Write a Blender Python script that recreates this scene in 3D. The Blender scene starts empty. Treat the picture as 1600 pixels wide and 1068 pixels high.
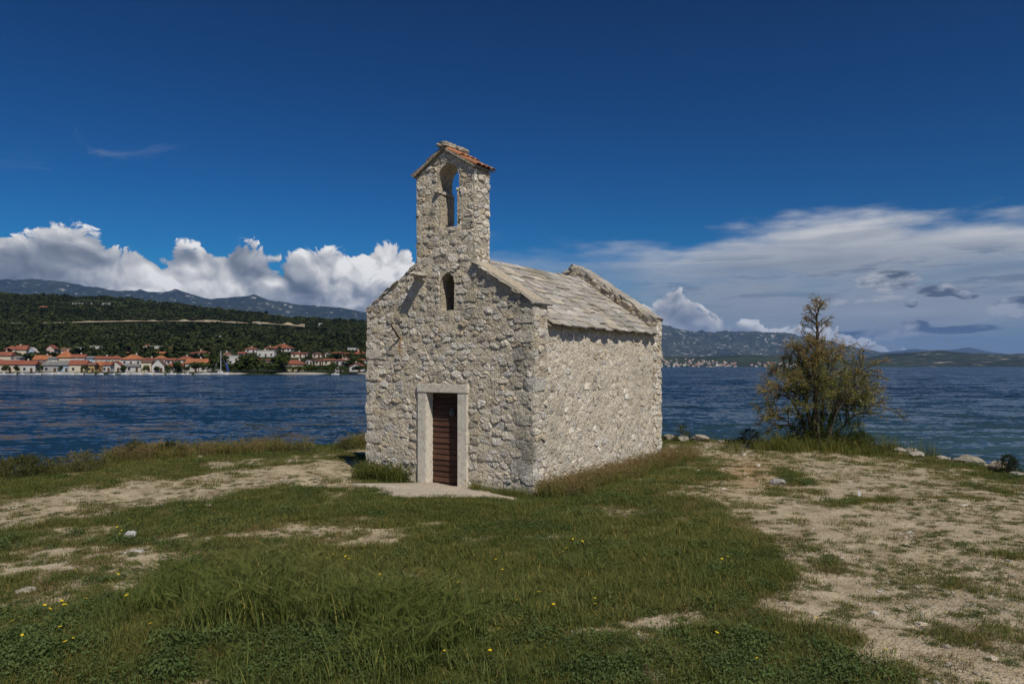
import bpy, bmesh, math, random
import numpy as np
from mathutils import Vector, Matrix
from mathutils.geometry import delaunay_2d_cdt

random.seed(7); RNG = np.random.default_rng(7)
S = bpy.context.scene
C = S.collection
R = math.radians

# ------------------------------------------------------------------ camera
EYE = 1.9; F = 1157.0; HZ = 572.0           # eye height, focal length and horizon row in photo pixels
SEA = -2.1
cam = bpy.data.cameras.new('camera'); camo = bpy.data.objects.new('camera', cam); C.objects.link(camo)
camo.location = (0, 0, EYE); camo.rotation_euler = (R(90), 0, 0)
cam.sensor_width = 36; cam.lens = 36 * F / 1600; cam.shift_y = (HZ - 534) / 1600
cam.clip_start = 0.1; cam.clip_end = 200000
S.camera = camo
S.view_settings.view_transform = 'Standard'; S.view_settings.look = 'None'
S.view_settings.exposure = 0.0; S.view_settings.gamma = 1.0
S.cycles.max_bounces = 6; S.cycles.diffuse_bounces = 3; S.cycles.glossy_bounces = 3
S.cycles.transparent_max_bounces = 8; S.cycles.use_denoising = True
S.cycles.volume_bounces = 0

# ------------------------------------------------------------------ node helper
class NT:
    def __init__(s, tree): s.t = tree; s.n = tree.nodes; s.l = tree.links
    def node(s, typ, **kw):
        nd = s.n.new(typ)
        for k, v in kw.items(): setattr(nd, k, v)
        return nd
    def put(s, sock, v):
        if v is None: return
        if isinstance(v, bpy.types.NodeSocket): s.l.new(v, sock)
        elif isinstance(v, bpy.types.Node): s.l.new(v.outputs[0], sock)
        else:
            if sock.type == 'RGBA' and hasattr(v, '__len__') and len(v) == 3: v = (*v, 1)
            sock.default_value = v
    def m(s, op, a, b=None, c=None, clamp=False):
        nd = s.node('ShaderNodeMath', operation=op, use_clamp=clamp)
        for i, v in enumerate((a, b, c)): s.put(nd.inputs[i], v)
        return nd.outputs[0]
    def add(s, a, b): return s.m('ADD', a, b)
    def sub(s, a, b): return s.m('SUBTRACT', a, b)
    def mul(s, a, b): return s.m('MULTIPLY', a, b)
    def sstep(s, x, a, b, lo=0.0, hi=1.0):
        nd = s.node('ShaderNodeMapRange', interpolation_type='SMOOTHSTEP')
        for i, v in enumerate((x, a, b, lo, hi)): s.put(nd.inputs[i], v)
        return nd.outputs[0]
    def lin(s, x, a, b, lo=0.0, hi=1.0):
        nd = s.node('ShaderNodeMapRange')
        for i, v in enumerate((x, a, b, lo, hi)): s.put(nd.inputs[i], v)
        return nd.outputs[0]
    def mix(s, f, a, b, blend='MIX'):
        nd = s.node('ShaderNodeMix', data_type='RGBA', blend_type=blend)
        s.put(nd.inputs[0], f); s.put(nd.inputs[6], a); s.put(nd.inputs[7], b)
        return nd.outputs[2]
    def xyz(s, x, y, z=0.0):
        nd = s.node('ShaderNodeCombineXYZ')
        for i, v in enumerate((x, y, z)): s.put(nd.inputs[i], v)
        return nd.outputs[0]
    def vadd(s, a, b):
        nd = s.node('ShaderNodeVectorMath', operation='ADD'); s.put(nd.inputs[0], a); s.put(nd.inputs[1], b); return nd.outputs[0]
    def vmul(s, a, b):
        nd = s.node('ShaderNodeVectorMath', operation='MULTIPLY'); s.put(nd.inputs[0], a); s.put(nd.inputs[1], b); return nd.outputs[0]
    def vscale(s, a, k):
        nd = s.node('ShaderNodeVectorMath', operation='SCALE'); s.put(nd.inputs[0], a); s.put(nd.inputs['Scale'], k); return nd.outputs[0]
    def noise(s, vec, scale, detail=4.0, rough=0.55, dim='3D', dist=0.0, out=0, lac=2.0):
        nd = s.node('ShaderNodeTexNoise', noise_dimensions=dim)
        s.put(nd.inputs['Vector'], vec); s.put(nd.inputs['Scale'], scale); s.put(nd.inputs['Detail'], detail)
        s.put(nd.inputs['Roughness'], rough); s.put(nd.inputs['Distortion'], dist); s.put(nd.inputs['Lacunarity'], lac)
        return nd.outputs[out]
    def voro(s, vec, scale, detail=0.0, rough=0.5, dim='3D', feature='F1', out=0, rnd=1.0):
        nd = s.node('ShaderNodeTexVoronoi', voronoi_dimensions=dim, feature=feature)
        s.put(nd.inputs['Vector'], vec); s.put(nd.inputs['Scale'], scale)
        if 'Detail' in nd.inputs: s.put(nd.inputs['Detail'], detail); s.put(nd.inputs['Roughness'], rough)
        s.put(nd.inputs['Randomness'], rnd)
        return nd.outputs[out]
    def ramp(s, x, stops):
        nd = s.node('ShaderNodeValToRGB'); cr = nd.color_ramp
        while len(cr.elements) < len(stops): cr.elements.new(0.5)
        for e, (p, c) in zip(cr.elements, stops): e.position = p; e.color = (*c, 1)
        s.put(nd.inputs[0], x); return nd.outputs[0]
    def bump(s, h, strength=0.5, dist=0.02):
        nd = s.node('ShaderNodeBump'); s.put(nd.inputs['Height'], h)
        nd.inputs['Strength'].default_value = strength; nd.inputs['Distance'].default_value = dist
        return nd.outputs[0]

# ------------------------------------------------------------------ sun and sky
SUN_EL, SUN_AZ = R(51), R(152)              # azimuth from +Y towards +X: over the right shoulder
sdir = Vector((math.sin(SUN_AZ) * math.cos(SUN_EL), math.cos(SUN_AZ) * math.cos(SUN_EL), math.sin(SUN_EL)))
sl = bpy.data.lights.new('sun', 'SUN'); sl.energy = 4.0; sl.angle = R(0.53); sl.color = (1.0, 0.93, 0.82)
so = bpy.data.objects.new('sun', sl); C.objects.link(so); so.rotation_euler = sdir.to_track_quat('Z', 'Y').to_euler()

W = bpy.data.worlds.new('World'); S.world = W; W.use_nodes = True
W.cycles.sampling_method = 'MANUAL'; W.cycles.sample_map_resolution = 1024
w = NT(W.node_tree); w.n.clear()
SKY_STR = 0.10
tc = w.node('ShaderNodeTexCoord').outputs['Generated']
sky = w.node('ShaderNodeTexSky', sky_type='NISHITA', sun_disc=False)
sky.sun_elevation = SUN_EL; sky.sun_rotation = SUN_AZ; sky.altitude = 0; sky.air_density = 1.0; sky.dust_density = 0.3; sky.ozone_density = 4.0
sep = w.node('ShaderNodeSeparateXYZ'); w.put(sep.inputs[0], tc)
X, Y, Z = sep.outputs
u = w.m('ARCTAN2', X, Y); v = w.m('ARCSINE', Z)
P = w.xyz(u, v, 0.0)
def pxu(px): return math.atan((px - 800) / F)
def pyv(px, py): return math.atan((HZ - py) / F * math.cos(pxu(px)))
def curve(pts, lo, hi):                       # a cloud bank's upper edge along the azimuth
    fc = w.node('ShaderNodeFloatCurve'); cm = fc.mapping; c = cm.curves[0]
    U0, U1 = -0.75, 0.75
    q = [((pxu(a) - U0) / (U1 - U0), (pyv(a, b) - lo) / (hi - lo)) for a, b in pts]
    while len(c.points) < len(q): c.points.new(0.5, 0.5)
    for p_, (a, b) in zip(c.points, q): p_.location = (a, b); p_.handle_type = 'AUTO_CLAMPED'
    cm.update()
    w.put(fc.inputs['Value'], w.lin(u, U0, U1)); fc.inputs['Factor'].default_value = 1
    return w.add(w.mul(fc.outputs[0], hi - lo), lo)
def cumulus_field(p, seed, bs, fine):
    p = w.vadd(p, (seed * 3.7, seed * 1.9, 0))
    wob = w.noise(p, bs * 1.6, 2.0, 0.55, dim='2D', out=1)
    q = w.vadd(w.vmul(p, (1.0, 1.2, 1.0)), w.vscale(w.vadd(wob, (-.5, -.5, 0)), 0.55 / bs))
    b = w.m('POWER', w.voro(q, bs, 0.0, 0.5, dim='2D'), 1.6)
    b2 = w.m('POWER', w.voro(w.vadd(q, (5, 3, 0)), bs * 2.6, 1.0, 0.5, dim='2D'), 1.6)
    n = w.noise(q, bs * 1.8, 3.0, 0.55, dim='2D')
    low = w.add(w.add(w.mul(w.sub(0.30, b), 1.1), w.mul(w.sub(0.26, b2), 0.55)), w.mul(w.sub(n, 0.5), 1.0))
    if not fine: return low
    return low, w.mul(w.sub(w.noise(q, bs * 9.0, 5.0, 0.62, dim='2D'), 0.5), 1.0)
def cumulus(top, seed, k, bs, soft=0.22):
    """returns alpha, brightness 0..1 for a bank whose upper edge is top(u)"""
    d0, fine = cumulus_field(P, seed, bs, True)
    d1 = cumulus_field(w.vadd(P, (0.006, 0.011, 0)), seed, bs, False)
    D = w.add(w.mul(w.sub(top, v), k), w.add(d0, fine))
    a = w.sstep(D, 0.0, soft)
    lit = w.add(0.60, w.add(w.mul(w.sub(d0, d1), 0.42), w.mul(fine, 0.26)))
    deep = w.sub(top, v)
    big = w.noise(w.vadd(w.vmul(P, (1, 2.0, 1)), (seed, 0, 0)), 6.0, 3.0, 0.5, dim='2D')
    shade = w.sstep(w.add(deep, w.mul(w.sub(big, 0.5), 0.26)), 0.012, 0.115)
    br = w.m('MULTIPLY', lit, w.lin(shade, 0, 1, 1.50, 0.52), clamp=True)
    return a, br
TOP1 = [(-60, 322), (0, 336), (60, 338), (130, 352), (160, 372), (200, 392), (250, 398), (285, 378), (325, 380), (345, 392), (370, 372), (405, 374), (425, 400), (450, 392),
        (480, 382), (510, 390), (550, 402), (580, 392), (605, 380), (632, 384), (655, 425), (760, 470), (800, 415), (822, 408), (842, 432), (880, 500), (985, 468), (1020, 452),
        (1050, 450), (1085, 466), (1130, 486), (1170, 498), (1220, 512), (1290, 508), (1340, 530), (1400, 552), (1600, 560)]
top1 = curve(TOP1, -0.05, 0.30)
off = w.mul(w.sub(w.noise(w.xyz(u, 4.0, 0), 9.0, 2.0, dim='2D'), 0.42), 0.20)
top2 = w.sub(w.sub(top1, 0.055), w.m('ABSOLUTE', off))
a1, b1 = cumulus(top1, 1.0, 42.0, 9.0)
a2, b2 = cumulus(top2, 5.0, 34.0, 7.5, 0.7)
# high thin sheet on the right and streaks near the horizon
st = w.noise(w.vmul(P, (2.2, 9.0, 1)), 2.6, 7.0, 0.55, dim='2D')
st2 = w.noise(w.vadd(w.vmul(P, (1.5, 13.0, 1)), (3, 1, 0)), 4.0, 6.0, 0.6, dim='2D')
TOPS = [(-60, 560), (600, 560), (720, 400), (780, 372), (850, 375), (960, 368), (1050, 372), (1110, 352), (1200, 338), (1300, 330), (1420, 328), (1600, 318)]
tops = curve(TOPS, -0.05, 0.30)
sheet_d = w.add(w.mul(w.sub(tops, v), 26.0), w.mul(w.sub(st, 0.5), 2.2))
right = w.sstep(u, pxu(820), pxu(1180), 0.40, 1.0)
sheet = w.mul(w.mul(w.sstep(sheet_d, 0.0, 0.9), w.sstep(st, 0.25, 0.55, 0.72, 1.0)), right)
sheet = w.mul(sheet, 0.93)
bright_edge = w.mul(w.sstep(w.sub(tops, v), 0.0, 0.075, 1.0, 0.0), w.sstep(st2, .35, .6, .6, 1.0))
streak = w.mul(w.sstep(st2, .50, .64), w.mul(w.sstep(v, .06, .10), w.sstep(v, .155, .125)))
sheet_b = w.add(w.lin(bright_edge, 0, 1, 0.40, 0.72), w.mul(w.sub(st2, 0.5), 0.30))
sheet_b = w.mul(sheet_b, w.lin(streak, 0, 1, 1.0, 0.55))
# scattered small dark fractus
fr = w.noise(w.vadd(w.vmul(P, (9.0, 22.0, 1)), (2.3, 8.1, 0)), 1.25, 6.0, 0.6, dim='2D')
fmask = w.mul(w.mul(w.sstep(v, 0.005, 0.03), w.sstep(v, 0.16, 0.11)), w.sstep(u, pxu(1150), pxu(1300)))
def lobe(px, py, rx, ry):
    x_ = w.mul(w.sub(u, pxu(px)), F / rx * 1.1); y_ = w.mul(w.sub(v, pyv(px, py)), F / ry)
    return w.m('POWER', 2.718, w.mul(w.add(w.mul(x_, x_), w.mul(y_, y_)), -1.0))
lobes = None
for q in [(1388, 437, 48, 17), (1468, 456, 28, 9), (1513, 461, 15, 7), (1592, 478, 40, 18), (1424, 475, 11, 6), (1430, 505, 22, 6), (1330, 525, 70, 12), (1490, 515, 60, 7)]:
    L_ = lobe(*q); lobes = L_ if lobes is None else w.add(lobes, L_)
frac_a = w.m('MAXIMUM', w.mul(w.sstep(fr, 0.62, 0.72), fmask), w.sstep(w.add(lobes, w.mul(w.sub(fr, .5), 1.3)), .42, .62))
fr2 = w.noise(w.vadd(w.vadd(w.vmul(P, (9.0, 22.0, 1)), (0.08, 0.35, 0)), (2.3, 8.1, 0)), 1.25, 6.0, 0.6, dim='2D')
frac_b = w.lin(w.sub(fr, fr2), -0.06, 0.12, 0.12, 0.50)
# faint high wisps
ci = w.noise(w.vmul(P, (5.0, 15.0, 1)), 1.9, 7.0, 0.62, dist=0.6, dim='2D')
ci_a = w.mul(w.mul(w.sstep(ci, 0.60, 0.78), w.sstep(v, 0.20, 0.26)), w.mul(w.mul(w.sstep(v, 0.31, 0.28), w.sstep(u, pxu(330), pxu(120))), 0.16))

SKYCOL = w.node('ShaderNodeGamma'); w.put(SKYCOL.inputs[0], w.vscale(sky.outputs[0], 0.1)); SKYCOL.inputs[1].default_value = 2.0
base = w.vscale(w.vmul(SKYCOL.outputs[0], (0.10, 0.76, 0.92)), 1.0)
def grey(b, warm=(1.0, 0.985, 0.96), cool=(0.82, 0.93, 1.12)):
    t = w.lin(b, 0.1, 0.7)
    return w.vmul(w.xyz(b, b, b), w.mix(t, cool, warm))
col = base
col = w.mix(ci_a, col, (0.55, 0.57, 0.60))
col = w.mix(sheet, col, grey(sheet_b))
col = w.mix(frac_a, col, grey(frac_b))
def cb(b): return w.add(0.075, w.mul(w.m('POWER', b, 1.7), 0.92))
col = w.mix(a1, col, grey(cb(b1)))
col = w.mix(w.mul(a2, w.sstep(u, pxu(1010), pxu(900))), col, grey(w.mul(cb(b2), 0.70)))
hz = w.sstep(v, 0.035, -0.01)
col = w.mix(w.mul(hz, 0.55), col, (0.23, 0.265, 0.32))
bg = w.node('ShaderNodeBackground'); w.put(bg.inputs[0], w.vscale(col, 1.0 / SKY_STR)); bg.inputs[1].default_value = SKY_STR
wo = w.node('ShaderNodeOutputWorld'); w.l.new(bg.outputs[0], wo.inputs[0])
# ------------------------------------------------------------------ utilities
def _h2(ix, iy, seed):
    n = (ix.astype(np.int64) * 374761393 + iy.astype(np.int64) * 668265263 + seed * 974634533) & 0x7fffffff
    n = ((n ^ (n >> 13)) * 1274126177) & 0x7fffffff
    n = ((n ^ (n >> 16)) * 1911520717) & 0x7fffffff
    return (n & 0xffffff) / float(0xffffff)
def vn(x, y, seed=0):
    x = np.asarray(x, float); y = np.asarray(y, float)
    ix = np.floor(x); iy = np.floor(y); fx = x - ix; fy = y - iy
    fx = fx * fx * fx * (fx * (fx * 6 - 15) + 10); fy = fy * fy * fy * (fy * (fy * 6 - 15) + 10)
    a = _h2(ix, iy, seed); b = _h2(ix + 1, iy, seed); c = _h2(ix, iy + 1, seed); d = _h2(ix + 1, iy + 1, seed)
    return (a * (1 - fx) + b * fx) * (1 - fy) + (c * (1 - fx) + d * fx) * fy
def fbm(x, y, seed=0, octv=5, rough=0.5):
    s = 0; a = 1; t = 0
    for i in range(octv):
        s = s + a * vn(np.asarray(x) * 2 ** i + 17.3 * i, np.asarray(y) * 2 ** i - 9.1 * i, seed + i); t += a; a *= rough
    return s / t
def ridged(x, y, seed=0, octv=6, rough=0.52):
    s = 0; a = 1; t = 0
    for i in range(octv):
        n = 1 - np.abs(2 * vn(np.asarray(x) * 2 ** i + 5.3 * i, np.asarray(y) * 2 ** i + 3.7 * i, seed + i) - 1)
        s = s + a * n * n; t += a; a *= rough
    return s / t
def sst(x, a, b):
    t = np.clip((np.asarray(x, float) - a) / (b - a), 0, 1); return t * t * (3 - 2 * t)
def px_ground(px, py, z=0.0):
    d = (EYE - z) * F / (py - HZ); return ((px - 800) / F * d, d, z)
def px_at(px, py, d):
    return Vector(((px - 800) / F * d, d, EYE + (HZ - py) / F * d))

def mesh_obj(name, verts, faces, mat=None, parent=None, smooth=True, col=None):
    me = bpy.data.meshes.new(name)
    if isinstance(verts, np.ndarray): verts = verts.tolist()
    if isinstance(faces, np.ndarray): faces = faces.tolist()
    me.from_pydata(verts, [], faces); 
    if smooth: me.polygons.foreach_set('use_smooth', np.ones(len(me.polygons), bool))
    if col is not None:
        at = me.color_attributes.new('tint', 'FLOAT_COLOR', 'POINT')
        c = np.ones((len(me.vertices), 4), np.float32); cc = np.asarray(col, np.float32)
        c[:, :cc.shape[-1]] = cc
        at.data.foreach_set('color', c.ravel())
    if mat: me.materials.append(mat)
    o = bpy.data.objects.new(name, me); C.objects.link(o); o.parent = parent
    return o
def empty(name, loc=(0, 0, 0), rz=0.0):
    o = bpy.data.objects.new(name, None); C.objects.link(o); o.location = loc; o.rotation_euler = (0, 0, rz); o.empty_display_size = 0.2
    return o
def tag(o, label, cat, group=None):
    o['label'] = label; o['category'] = cat
    if group: o['group'] = group
    return o
def kind(o, k, label=None):
    o['kind'] = k
    if label: o['label'] = label
    return o
def copy_tree(o, parent=None):
    c = o.copy(); C.objects.link(c); c.parent = parent
    for ch in list(o.children): copy_tree(ch, c)
    return c
class MB:
    """collects pieces of one part"""
    def __init__(s): s.v = []; s.f = []; s.c = []
    def add(s, verts, faces, col=None):
        n = len(s.v); s.v.extend([tuple(p) for p in verts]); s.f.extend([tuple(i + n for i in fc) for fc in faces])
        s.c.extend([col or (1, 1, 1)] * len(verts))
    def box(s, a, b, col=None):
        x0, y0, z0 = a; x1, y1, z1 = b
        s.add([(x0, y0, z0), (x1, y0, z0), (x1, y1, z0), (x0, y1, z0), (x0, y0, z1), (x1, y0, z1), (x1, y1, z1), (x0, y1, z1)],
              [(0, 3, 2, 1), (4, 5, 6, 7), (0, 1, 5, 4), (1, 2, 6, 5), (2, 3, 7, 6), (3, 0, 4, 7)], col)
    def tube(s, pts, rad, n=6, col=None, cap=True):
        pts = [Vector(p) for p in pts]; vs = []; fs = []
        for i, p in enumerate(pts):
            d = (pts[min(i + 1, len(pts) - 1)] - pts[max(i - 1, 0)]).normalized()
            a = d.cross(Vector((0.13, 0.21, 1)) if abs(d.z) < .95 else Vector((1, .1, 0))).normalized(); b = d.cross(a)
            r = rad[i] if hasattr(rad, '__len__') else rad
            for k in range(n):
                t = 2 * math.pi * k / n; vs.append(p + a * r * math.cos(t) + b * r * math.sin(t))
        for i in range(len(pts) - 1):
            for k in range(n):
                fs.append((i * n + k, i * n + (k + 1) % n, (i + 1) * n + (k + 1) % n, (i + 1) * n + k))
        if cap: fs += [tuple(range(n))[::-1], tuple((len(pts) - 1) * n + k for k in range(n))]
        s.add(vs, fs, col)
    def build(s, name, mat=None, parent=None, smooth=False):
        return mesh_obj(name, s.v, s.f, mat, parent, smooth, s.c)

def material(name):
    m = bpy.data.materials.new(name); m.use_nodes = True; t = NT(m.node_tree); t.n.clear()
    out = t.node('ShaderNodeOutputMaterial'); return m, t, out
def principled(t, out, col, rough=0.8, spec=0.3, normal=None, metal=0.0):
    b = t.node('ShaderNodeBsdfPrincipled'); t.put(b.inputs['Base Color'], col); t.put(b.inputs['Roughness'], rough)
    t.put(b.inputs['Specular IOR Level'], spec); t.put(b.inputs['Metallic'], metal)
    if normal is not None: t.put(b.inputs['Normal'], normal)
    t.l.new(b.outputs[0], out.inputs[0]); return b
def simple_mat(name, col, rough=0.8, var=0.25, scale=3.0, metal=0.0, spec=0.3, bump=0.0, bdist=0.01):
    m, t, out = material(name)
    oc = t.node('ShaderNodeTexCoord').outputs['Object']
    n = t.noise(oc, scale, 5.0, 0.6)
    f = t.lin(n, 0.25, 0.75, 1 - var, 1 + var)
    at = t.node('ShaderNodeAttribute', attribute_name='tint').outputs[0] if False else None
    c = t.vmul(col, t.xyz(f, f, f))
    nm = t.bump(t.noise(oc, scale * 3, 5.0, 0.65), bump, bdist) if bump else None
    principled(t, out, c, rough, spec, nm, metal); return m
# ------------------------------------------------------------------ sea
def sea_material():
    m, t, out = material('sea_water')
    g = t.node('ShaderNodeNewGeometry').outputs['Position']
    p = t.vmul(g, (1.0, 1.0, 0.0))
    big = t.noise(p, 0.012, 3.0, 0.5, dim='2D')
    w3 = t.noise(t.vmul(p, (0.4, 1.0, 1)), 0.10, 3.0, 0.55, dim='2D')
    # wave slopes: wind chop at several scales, read as a surface normal
    slope = None
    for st_, sc_, det, k_ in (((.45, 1.0, 1), .05, 2.0, .40), ((.5, 1.0, 1), .20, 2.0, .65), ((.6, 1.0, 1), .55, 2.0, .80), ((.8, 1.0, 1), 1.9, 3.0, .90)):
        q = t.vscale(t.vadd(t.noise(t.vmul(p, st_), sc_, det, .55, dim='2D', dist=.3, out=1), (-.5, -.5, -.5)), k_)
        slope = q if slope is None else t.vadd(slope, q)
    amp = t.lin(big, 0.35, 0.65, 0.8, 1.15)
    slope = t.vmul(t.vscale(slope, amp), (1.0, 1.0, 0.0))
    nn = t.node('ShaderNodeVectorMath', operation='NORMALIZE'); t.put(nn.inputs[0], t.vadd(slope, (0, -.15, 1)))
    nm = nn.outputs[0]
    sx = t.node('ShaderNodeSeparateXYZ'); t.put(sx.inputs[0], g)
    d = t.add(sx.outputs[1], t.mul(t.sub(w3, 0.5), 40.0))
    near = t.mul(t.sstep(d, 120.0, 34.0), t.sstep(sx.outputs[0], -5.0, 22.0))
    c = t.mix(near, (0.008, 0.026, 0.048), (0.030, 0.060, 0.070))
    c = t.vmul(c, t.mix(t.sstep(big, .35, .65), (0.8, 0.8, 0.8), (1.2, 1.2, 1.2)))
    b = principled(t, out, c, t.lin(big, 0.3, 0.7, 0.07, 0.12), 0.5, nm)
    b.inputs['IOR'].default_value = 1.33
    return m
N = 40
rr = np.concatenate([[0.0], np.geomspace(8, 44000, 60)]); th = np.linspace(0, 2 * np.pi, 97)[:-1]
vs = [(0, 0, SEA)]; fs = []
for i in range(1, len(rr)):
    for a in th: vs.append((rr[i] * math.cos(a), rr[i] * math.sin(a), SEA))
for k in range(96): fs.append((0, 1 + k, 1 + (k + 1) % 96))
for i in range(1, len(rr) - 1):
    for k in range(96):
        a = 1 + (i - 1) * 96; b = a + 96; fs.append((a + k, b + k, b + (k + 1) % 96, a + (k + 1) % 96))
kind(mesh_obj('sea', vs, fs, sea_material()), 'structure')

# ------------------------------------------------------------------ near ground: a grassy point of land
SHORE = [(-60, -60), (-34, -20), (-22, -2), (-15.5, 7.5), (-11.5, 11.2), (-9.6, 13.3), (-8.4, 15.0), (-7.0, 16.6), (-5.6, 17.7), (-3.8, 18.6), (-1.0, 19.6), (2.0, 20.2), (4.3, 19.7), (6.2, 18.8),
         (7.6, 17.5), (8.7, 16.2), (9.6, 14.6), (10.5, 12.6), (12.5, 10.2), (16, 5), (21, -6), (34, -24), (60, -60)]
def shore_dist(x, y):
    """signed distance to the shore line, positive inland"""
    best = np.full(np.shape(x), 1e9); inside = np.zeros(np.shape(x), bool)
    n = len(SHORE)
    for i in range(n):
        ax, ay = SHORE[i]; bx, by = SHORE[(i + 1) % n]
        if i < n - 1:
            dx, dy = bx - ax, by - ay; t = np.clip(((x - ax) * dx + (y - ay) * dy) / (dx * dx + dy * dy), 0, 1)
            best = np.minimum(best, np.hypot(x - ax - t * dx, y - ay - t * dy))
        cond = (ay > y) != (by > y)
        with np.errstate(divide='ignore', invalid='ignore'):
            xi = (bx - ax) * (y - ay) / ((by - ay) if by != ay else 1e-9) + ax
        inside ^= cond & (x < xi)
    return np.where(inside, best, -best)
CH_O = np.array([-2.614, 13.323]); CH_A = math.atan2(-0.551, 0.835)
CH_EX = np.array([math.cos(CH_A), math.sin(CH_A)]); CH_EY = np.array([-math.sin(CH_A), math.cos(CH_A)])
CW, CL = 3.51, 5.17
def to_chapel(x, y):
    return (x - CH_O[0]) * CH_EX[0] + (y - CH_O[1]) * CH_EX[1], (x - CH_O[0]) * CH_EY[0] + (y - CH_O[1]) * CH_EY[1]
def ground_z(x, y):
    x = np.asarray(x, float); y = np.asarray(y, float)
    d = shore_dist(x, y) + (fbm(x * .8, y * .8, 31, 3) - .5) * 0.9
    base = (fbm(x * .22, y * .22, 3, 3) - .5) * 0.22 + (fbm(x * 1.6, y * 1.6, 9, 4) - .5) * 0.05
    base = base + 0.16 * np.exp(-(((x + 2.2) / 1.3) ** 2 + ((y - 5.0) / 1.2) ** 2))
    a, b = to_chapel(x, y)
    near = np.exp(-(np.clip(np.maximum(np.maximum(-a, a - CW), np.maximum(-b, b - CL)), 0, 9) / 0.9) ** 2)
    base = base * (1 - near) - 0.10 * near
    t = sst(d, -2.4, 0.25)
    rock = (ridged(x * .9, y * .9, 5, 4) - .4) * 0.5 * sst(d, -3.2, -0.8) * sst(d, 0.4, -0.3)
    return (-2.9) * (1 - t) + base * t + rock * 0.8

# bare ground, set out along the worn tracks
BARE_LINES = [  # polyline in photo pixels, half height in px, strength
    ([(-40, 796), (120, 783), (260, 766), (360, 752), (470, 742), (590, 733)], 17, 0.85),
    ([(330, 724), (450, 716), (570, 708)], 9, 0.55), ([(420, 738), (500, 752), (560, 752)], 12, 0.75),
    ([(300, 842), (400, 833), (500, 834), (600, 836)], 12, 0.78), ([(40, 826), (170, 820)], 10, 0.55), ([(380, 822), (620, 815)], 5, 0.35),
    ([(-40, 884), (120, 876), (200, 868)], 19, 0.74), ([(-40, 952), (60, 944), (170, 930)], 21, 0.82), ([(120, 902), (250, 892)], 12, 0.58), ([(180, 926), (240, 912)], 6, .4),
    ([(565, 912), (640, 906)], 11, 0.9), ([(905, 1012), (1010, 992), (1130, 978), (1240, 985)], 12, 0.75), ([(940, 803), (1020, 800)], 4, 0.5),
    ([(20, 1000), (-40, 1010)], 14, 0.4), ([(370, 895), (480, 893)], 6, 0.3)]
BARE_POLY = [(1040, 688), (1130, 690), (1230, 698), (1380, 706), (1480, 722), (1600, 748), (1900, 800), (1900, 1200), (1420, 1200), (1370, 1055), (1300, 1015), (1215, 1000), (1120, 985), (1150, 945), (1228, 900),
             (1205, 862), (1145, 832), (1190, 800), (1105, 788), (1085, 766), (1118, 745), (1100, 722), (1040, 716)]
GRASS_SPOTS = [(1348, 788, 62, 10, .9), (1240, 757, 34, 20, .8), (1300, 880, 40, 12, .5), (1500, 765, 70, 9, .5), (1520, 900, 60, 16, .4), (1590, 990, 60, 40, .55), (1450, 960, 60, 14, .4), (1180, 975, 70, 10, .35)]
def poly_sd(px, py, poly):
    best = np.full(np.shape(px), 1e9); ins = np.zeros(np.shape(px), bool)
    for i in range(len(poly)):
        ax, ay = poly[i]; bx, by = poly[(i + 1) % len(poly)]
        dx, dy = bx - ax, by - ay; t = np.clip(((px - ax) * dx + (py - ay) * dy) / (dx * dx + dy * dy), 0, 1)
        best = np.minimum(best, np.hypot(px - ax - t * dx, py - ay - t * dy))
        c = (ay > py) != (by > py); xi = (bx - ax) * (py - ay) / ((by - ay) or 1e-9) + ax; ins ^= c & (px < xi)
    return np.where(ins, best, -best)
def bare_mask(x, y):
    """0 grass .. 1 bare soil, at ground points"""
    yy = np.maximum(y, 2.2); px = 800 + F * x / yy; py = HZ + F * EYE / yy
    wx = (fbm(x * .9, y * .9, 51, 3) - .5); wy = (fbm(x * .9 + 7, y * .9, 52, 3) - .5)
    k = np.clip((py - HZ) / 250, .4, 3)
    px = px + wx * 90 * k; py = py + wy * 34 * k
    b = np.zeros(np.shape(px))
    for pl, hw, s in BARE_LINES:
        for (ax, ay), (bx, by) in zip(pl[:-1], pl[1:]):
            dx, dy = bx - ax, (by - ay) * 3; t = np.clip(((px - ax) * dx + (py - ay) * 3 * dy) / (dx * dx + dy * dy), 0, 1)
            d = np.hypot((px - ax - t * dx) / 3.2, py - ay - t * dy / 3)
            b = np.maximum(b, s * (1 - sst(d, hw * .35, hw * 1.35)))
    b = np.maximum(b, 0.34 * np.exp(-(((px - 150) / 330) ** 2 + ((py - 885) / 75) ** 2)))
    b = np.maximum(b, 0.30 * np.exp(-(((px - 1080) / 160) ** 2 + ((py - 770) / 45) ** 2)))
    b = np.maximum(b, 0.84 * sst(poly_sd(px, py, BARE_POLY), -34, 44))
    for cx, cy, rx, ry, s in GRASS_SPOTS:
        b = b - s * np.exp(-(((px - cx) / rx) ** 2 + ((py - cy) / ry) ** 2))
    out = (y < 3.0)
    b = np.where(out, np.where(x > 1.5, .7, .15), b)
    d = shore_dist(x, y); b = b * sst(d, 0.1, 1.0)
    return np.clip(b, 0, 1)
def grass_cover(x, y):
    """chance that grass grows at a point: bare mask broken up by small patches"""
    b = bare_mask(x, y)
    n = fbm(x * 2.3, y * 2.3, 77, 4, .6) * .5 + fbm(x * 10, y * 10, 78, 3, .7) * .5
    return 1 - sst(b * 1.22 - (n - .5) * 3.2, 0.04, 0.72), b

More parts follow.
